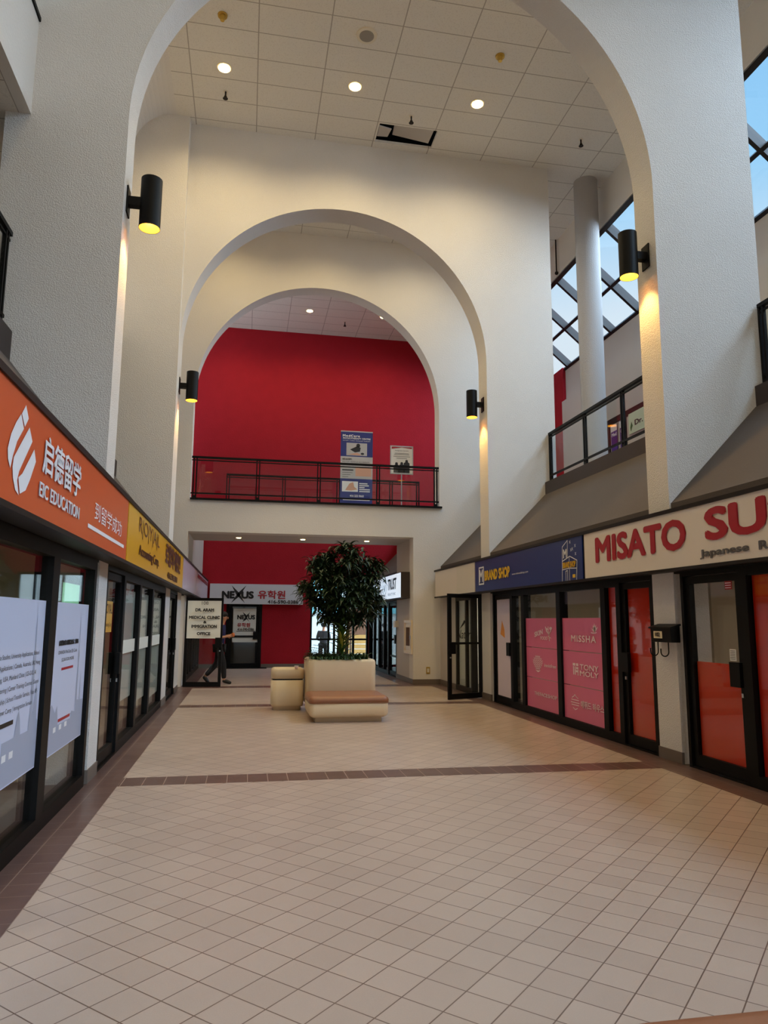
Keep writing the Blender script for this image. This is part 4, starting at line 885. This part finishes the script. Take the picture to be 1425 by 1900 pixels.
for k in range(38):
    th = k * 2.4; leaf(mb, (1.71, 13.05, .96 + k * .014), (math.cos(th) * .6, math.sin(th) * .6, .9), rnd.uniform(.26, .42), .055, 1.3, n=5)
mb.build('leaves', LEAF2, t)
mb = MB()
for k in range(7): th = k * 2.1; leaf(mb, (1.70, 12.98, 1.10 + k * .02), (math.cos(th) * .4, math.sin(th) * .4, 1), rnd.uniform(.25, .4), .05, .8, n=5)
mb.build('variegated_leaves', LEAF3, t)
t = thing('fern', 'arching dark fern beside the tree trunk on its left', 'fern', (1.50, 13.1, .86))
mb = MB()
for k in range(9):
    th = PI * .55 + k * .17; d = Vector((math.cos(th) * .7, -.25 + .05 * k, .75)).normalized(); c = Vector((1.53, 13.1, .86))
    for j in range(14):
        nx = c + d * .04; sd = d.cross(Vector((0, 0, 1))).normalized() if abs(d.z) < .99 else Vector((1, 0, 0))
        for sg in (-1, 1): leaf(mb, c, sd * sg + d * .5, .09 * math.sin(PI * (j + 2) / 17) + .02, .016, .8, n=2)
        mb.tube(c, nx, .004, n=4); c = nx; d = (d + Vector((-.02, 0, -.11))).normalized()
mb.build('fronds', LEAF, t)
mb = MB()
for k in range(330):
    o = Vector((rnd.uniform(1.20, 2.18), rnd.uniform(12.84, 13.72), .90)); th = rnd.uniform(0, 2 * PI)
    leaf(mb, o, (math.cos(th), math.sin(th), rnd.uniform(.6, 1.8)), rnd.uniform(.12, .28), rnd.uniform(.03, .05), 1.6, n=3)
for k in range(46):
    o = Vector((rnd.uniform(1.14, 1.95), 12.82, .93)); leaf(mb, o, (rnd.uniform(-.5, .5), -.7, .9), rnd.uniform(.12, .2), .04, 2.6, n=4)
tag(mb.build('ground_cover', mat('mid green leaf', (46, 76, 36), .45, var=.4, vscale=12)), 'low green leaves covering the soil in the cream planter', 'foliage', kind='stuff')
t = thing('bromeliad', 'small orange red plant at the right rear of the planter', 'plant', (2.12, 13.6, .84))
mb = MB()
for k in range(26): th = k * 2.4; leaf(mb, (2.1, 13.6, .82), (math.cos(th), math.sin(th), .8 + .04 * k), rnd.uniform(.16, .26), .035, 1.2, n=3)
mb.build('leaves', mat('orange red leaf', (158, 74, 36), .5, var=.3, vscale=12), t)
t = thing('bromeliad', 'small reddish plant at the left end of the planter', 'plant', (1.14, 13.3, .84))
mb = MB()
for k in range(22): th = k * 2.4; leaf(mb, (1.17, 13.3, .83), (math.cos(th), math.sin(th), .9 + .03 * k), rnd.uniform(.13, .22), .03, 1.4, n=3)
mb.build('leaves', mat('dull red leaf', (120, 62, 50), .5, var=.3, vscale=12), t)
# ------------------------------------------------------------------ people
def skin(name, m, verts, edges, parent=None, sub=2, root=0):
    """verts: (co, radius or (rx, ry)); one continuous surface grown over the edges"""
    me = bpy.data.meshes.new(name); me.from_pydata([v[0] for v in verts], edges, [])
    o = bpy.data.objects.new(name, me); COL.objects.link(o); o.modifiers.new('skin', 'SKIN').use_smooth_shade = True
    lay = me.skin_vertices[0].data if me.skin_vertices else None
    if lay is None:
        bm = bmesh.new(); bm.from_mesh(me); bm.verts.layers.skin.verify(); bm.to_mesh(me); bm.free(); lay = me.skin_vertices[0].data
    for i, v in enumerate(verts):
        lay[i].radius = v[1] if isinstance(v[1], tuple) else (v[1], v[1]); lay[i].use_root = (i == root)
    if sub: sm = o.modifiers.new('sub', 'SUBSURF'); sm.levels = sm.render_levels = sub
    me.materials.append(m)
    dg = bpy.context.evaluated_depsgraph_get(); m2 = bpy.data.meshes.new_from_object(o.evaluated_get(dg)); m2.name = name
    bpy.data.objects.remove(o)
    o = bpy.data.objects.new(name, m2); COL.objects.link(o)
    if not m2.materials: m2.materials.append(m)
    if parent is not None: o.parent = parent; o.matrix_parent_inverse = Matrix.Translation(-parent.location)
    return o
def person(loc, label, J, yaw, shirt, trous, hat=None, extra=None):
    """J: joints in the person's own frame (x forward, y left, z up)"""
    t = thing('person', label, 'person', loc)
    cs, sn = math.cos(yaw), math.sin(yaw)
    def W_(p): return (loc[0] + p[0] * cs - p[1] * sn, loc[1] + p[0] * sn + p[1] * cs, loc[2] + p[2])
    def mid(a, b, f=.5): return tuple(a[i] + (b[i] - a[i]) * f for i in range(3))
    V, E, idx = [], [], {}
    def v(k, p, r, par=None):
        idx[k] = len(V); V.append((W_(p), r))
        if par is not None: E.append((idx[par], idx[k]))
    H = J['head']
    v('pelvis', J['pelvis'], (.13, .10)); v('waist', mid(J['pelvis'], J['neck'], .38), (.12, .095), 'pelvis'); v('chest', mid(J['pelvis'], J['neck'], .72), (.145, .105), 'waist'); v('neckb', J['neck'], .062, 'chest')
    v('neck', mid(J['neck'], H, .45), .052, 'neckb'); v('jaw', (H[0] + .012, H[1], H[2] - .055), (.062, .068), 'neck'); v('skull', (H[0], H[1], H[2] + .035), (.078, .092), 'jaw'); v('crown', (H[0] - .01, H[1], H[2] + .095), (.05, .06), 'skull')
    for s in 'lr':
        v('sh' + s, J['sh' + s], .058, 'chest'); v('el' + s, J['el' + s], .042, 'sh' + s); v('wr' + s, J['wr' + s], .030, 'el' + s)
        a, b = Vector(J['el' + s]), Vector(J['wr' + s]); d = (b - a).normalized(); y_ = Vector((0, 1, 0)) if abs(d.y) < .8 else Vector((1, 0, 0)); sd = d.cross(y_).normalized(); pl_ = sd.cross(d)
        v('pm' + s, b + d * .05, (.034, .026), 'wr' + s)
        for q, (w_, ln) in enumerate(((-.028, .068), (-.010, .080), (.010, .076), (.027, .060))):
            f0 = b + d * .085 + sd * w_; v('f%d%s' % (q, s), f0, .010, 'pm' + s); v('g%d%s' % (q, s), f0 + d * ln * .5 + pl_ * .012, .0088, 'f%d%s' % (q, s)); v('h%d%s' % (q, s), f0 + d * ln * .75 + pl_ * .036, .0078, 'g%d%s' % (q, s))
        v('th' + s, b + d * .045 + sd * -.042 + pl_ * .012, .011, 'pm' + s); v('ti' + s, b + d * .085 + sd * -.055 + pl_ * .026, .009, 'th' + s)
        v('hp' + s, J['hp' + s], .095, 'pelvis'); v('kn' + s, J['kn' + s], .060, 'hp' + s); v('ca' + s, mid(J['kn' + s], J['an' + s], .3), .056, 'kn' + s); v('an' + s, J['an' + s], .040, 'ca' + s); v('to' + s, J['to' + s], (.042, .03), 'an' + s)
    skin('body', SKIN, V, E, t)
    P = lambda k: W_(J[k]) if k in J else None
    # shirt over torso and upper arms
    V2 = [(W_(mid(J['pelvis'], J['neck'], -.06)), (.165, .125)), (W_(mid(J['pelvis'], J['neck'], .38)), (.155, .125)), (W_(mid(J['pelvis'], J['neck'], .74)), (.170, .13)), (W_(mid(J['pelvis'], J['neck'], .98)), (.085, .08))]
    E2 = [(0, 1), (1, 2), (2, 3)]
    for s in 'lr':
        f = J.get('sleeve', .55); n0 = len(V2); V2 += [(W_(J['sh' + s]), .078), (W_(mid(J['sh' + s], J['el' + s], min(1, f))), .062)]; E2 += [(2, n0), (n0, n0 + 1)]
        if f > 1: V2.append((W_(mid(J['el' + s], J['wr' + s], .9)), .046)); E2.append((n0 + 1, n0 + 2))
    skin('shirt', shirt, V2, E2, t, root=1)
    V3 = [(W_(J['pelvis']), (.150, .120))]; E3 = []
    for s in 'lr':
        n0 = len(V3); V3 += [(W_(J['hp' + s]), .112), (W_(J['kn' + s]), .080), (W_(mid(J['kn' + s], J['an' + s], .92)), .060)]; E3 += [(0, n0), (n0, n0 + 1), (n0 + 1, n0 + 2)]
    skin('trousers', trous, V3, E3, t)
    for s in 'lr':
        a, b = Vector(J['an' + s]), Vector(J['to' + s]); d = (b - a); hl = a - d * .35; 
        skin('shoe', SHOE, [(W_((hl.x, hl.y, hl.z - .015)), .048), (W_(mid(a, b, .3)), .054), (W_(b), .044), (W_(b + d.normalized() * .05), .034)], [(0, 1), (1, 2), (2, 3)], t)
    hh = W_((H[0] - .018, H[1], H[2] + .062))
    if hat:
        mb = MB().sphere(hh, .112, 18, 10, (1, .95, .82)); hb = mb.build('cap', hat, t, smooth=True)
        f = W_((H[0] + .11, H[1], H[2] + .05)); MB().sphere(f, .08, 14, 6, (1, 1, .12)).build('cap_brim', hat, t, smooth=True)
    else:
        MB().sphere(hh, .108, 20, 12, (1, .9, .80)).build('hair', HAIR, t, smooth=True)
    fc = [('nose', SKIN, (.098, 0, -.02), .017, (1, .8, 1.5)), ('ear', SKIN, (-.005, .084, -.015), .024, (.6, .35, 1.1)), ('ear', SKIN, (-.005, -.084, -.015), .024, (.6, .35, 1.1)),
          ('eye', DARKP, (.082, .03, .012), .010, (.7, 1.2, .7)), ('eye', DARKP, (.082, -.03, .012), .010, (.7, 1.2, .7)), ('mouth', REDT, (.080, 0, -.058), .014, (.5, 1.5, .35)), ('brow', HAIR, (.085, 0, .032), .03, (.3, 1.4, .14))]
    for n, m, p, r, sc in fc:
        MB().sphere(W_((H[0] + p[0], H[1] + p[1], H[2] + p[2])), r, 10, 8, sc if abs(sn) < .5 else (sc[1], sc[0], sc[2])).build(n, m, t, smooth=True)
    if extra: extra(t, W_)
    return t
walk = dict(pelvis=(0, 0, .95), neck=(.04, 0, 1.47), head=(.09, 0, 1.665), shl=(.04, .19, 1.42), shr=(.03, -.19, 1.42), ell=(-.02, .24, 1.15), wrl=(.20, .20, 1.20), elr=(-.04, -.24, 1.14), wrr=(.20, -.16, 1.18),
            hpl=(0, .09, .90), hpr=(0, -.09, .90), knl=(-.06, .09, .50), anl=(-.36, .09, .16), tol=(-.27, .09, .045), knr=(.13, -.09, .49), anr=(.16, -.09, .085), tor=(.30, -.09, .04), sleeve=.7)
def phone(t, W_):
    MB().sphere(W_((.33, .02, 1.22)), .045, 12, 8, (1, .8, 1.2)).build('orange_fruit', mat('orange peel', (214, 120, 60), .5), t, smooth=True)
person((-.62, 19.15, 0), 'man in navy shirt and black trousers walking behind the clinic door', walk, -.12, SHIRT, TROUS, extra=phone)
stand = dict(pelvis=(0, 0, .92), neck=(.02, 0, 1.44), head=(.06, 0, 1.62), shl=(.02, .19, 1.40), shr=(.02, -.19, 1.40), ell=(.0, .25, 1.12), wrl=(.20, .14, 1.08), elr=(0, -.25, 1.12), wrr=(.20, -.14, 1.10),
             hpl=(0, .10, .88), hpr=(0, -.10, .88), knl=(.02, .12, .48), anl=(0, .13, .085), tol=(.14, .15, .04), knr=(.02, -.12, .48), anr=(0, -.13, .085), tor=(.14, -.15, .04), sleeve=1.5)
person((3.06, 29.0, -.26), 'man in dark clothing and cap standing outside the entrance', stand, PI * .42, GREYC, TROUS, hat=TROUS)
# ------------------------------------------------------------------ outside the entrance
struct('ground_outside', B(-6, 16, YR + .3, 60, -.4, -.26), CONC, 'pale paving outside the entrance', 'ground')
t = thing('building', 'pale teal and white building across from the entrance', 'building', (5, 42, -.26))
B(-8, 18, 42, 43, -.26, 12).build('wall', mat('pale facade', (176, 178, 176), .6), t); B(-2, 5.4, 41.85, 42, 2.0, 5.3).build('glazing', TEAL, t)
for x in (-.5, 1.0, 2.5, 4.0): B(x, x + .08, 41.8, 41.86, 2.0, 5.3).build('mullion', SIGNW, t)
t = thing('timber_fence', 'golden timber fence outside behind the entrance glass', 'fence', (6, 33, -.26))
for x in (4.4, 5.9, 7.4): B(x, x + .1, 33.0, 33.1, -.26, 1.0).build('post', WOOD, t)
for k in range(5): B(4.3, 8.4, 32.94, 33.0, -.1 + k * .22, .1 + k * .22).build('board', WOOD, t)
t = thing('garden_box', 'brown notice box on posts outside the entrance', 'board', (5.1, 31, -.26))
B(4.35, 5.5, 31, 31.1, 1.0, 2.1).build('panel', mat('brown board', (120, 84, 60), .6), t)
for x in (4.4, 5.4): B(x, x + .06, 31.02, 31.08, -.26, 1.0).build('post', mat('brown post', (90, 66, 50), .6), t)
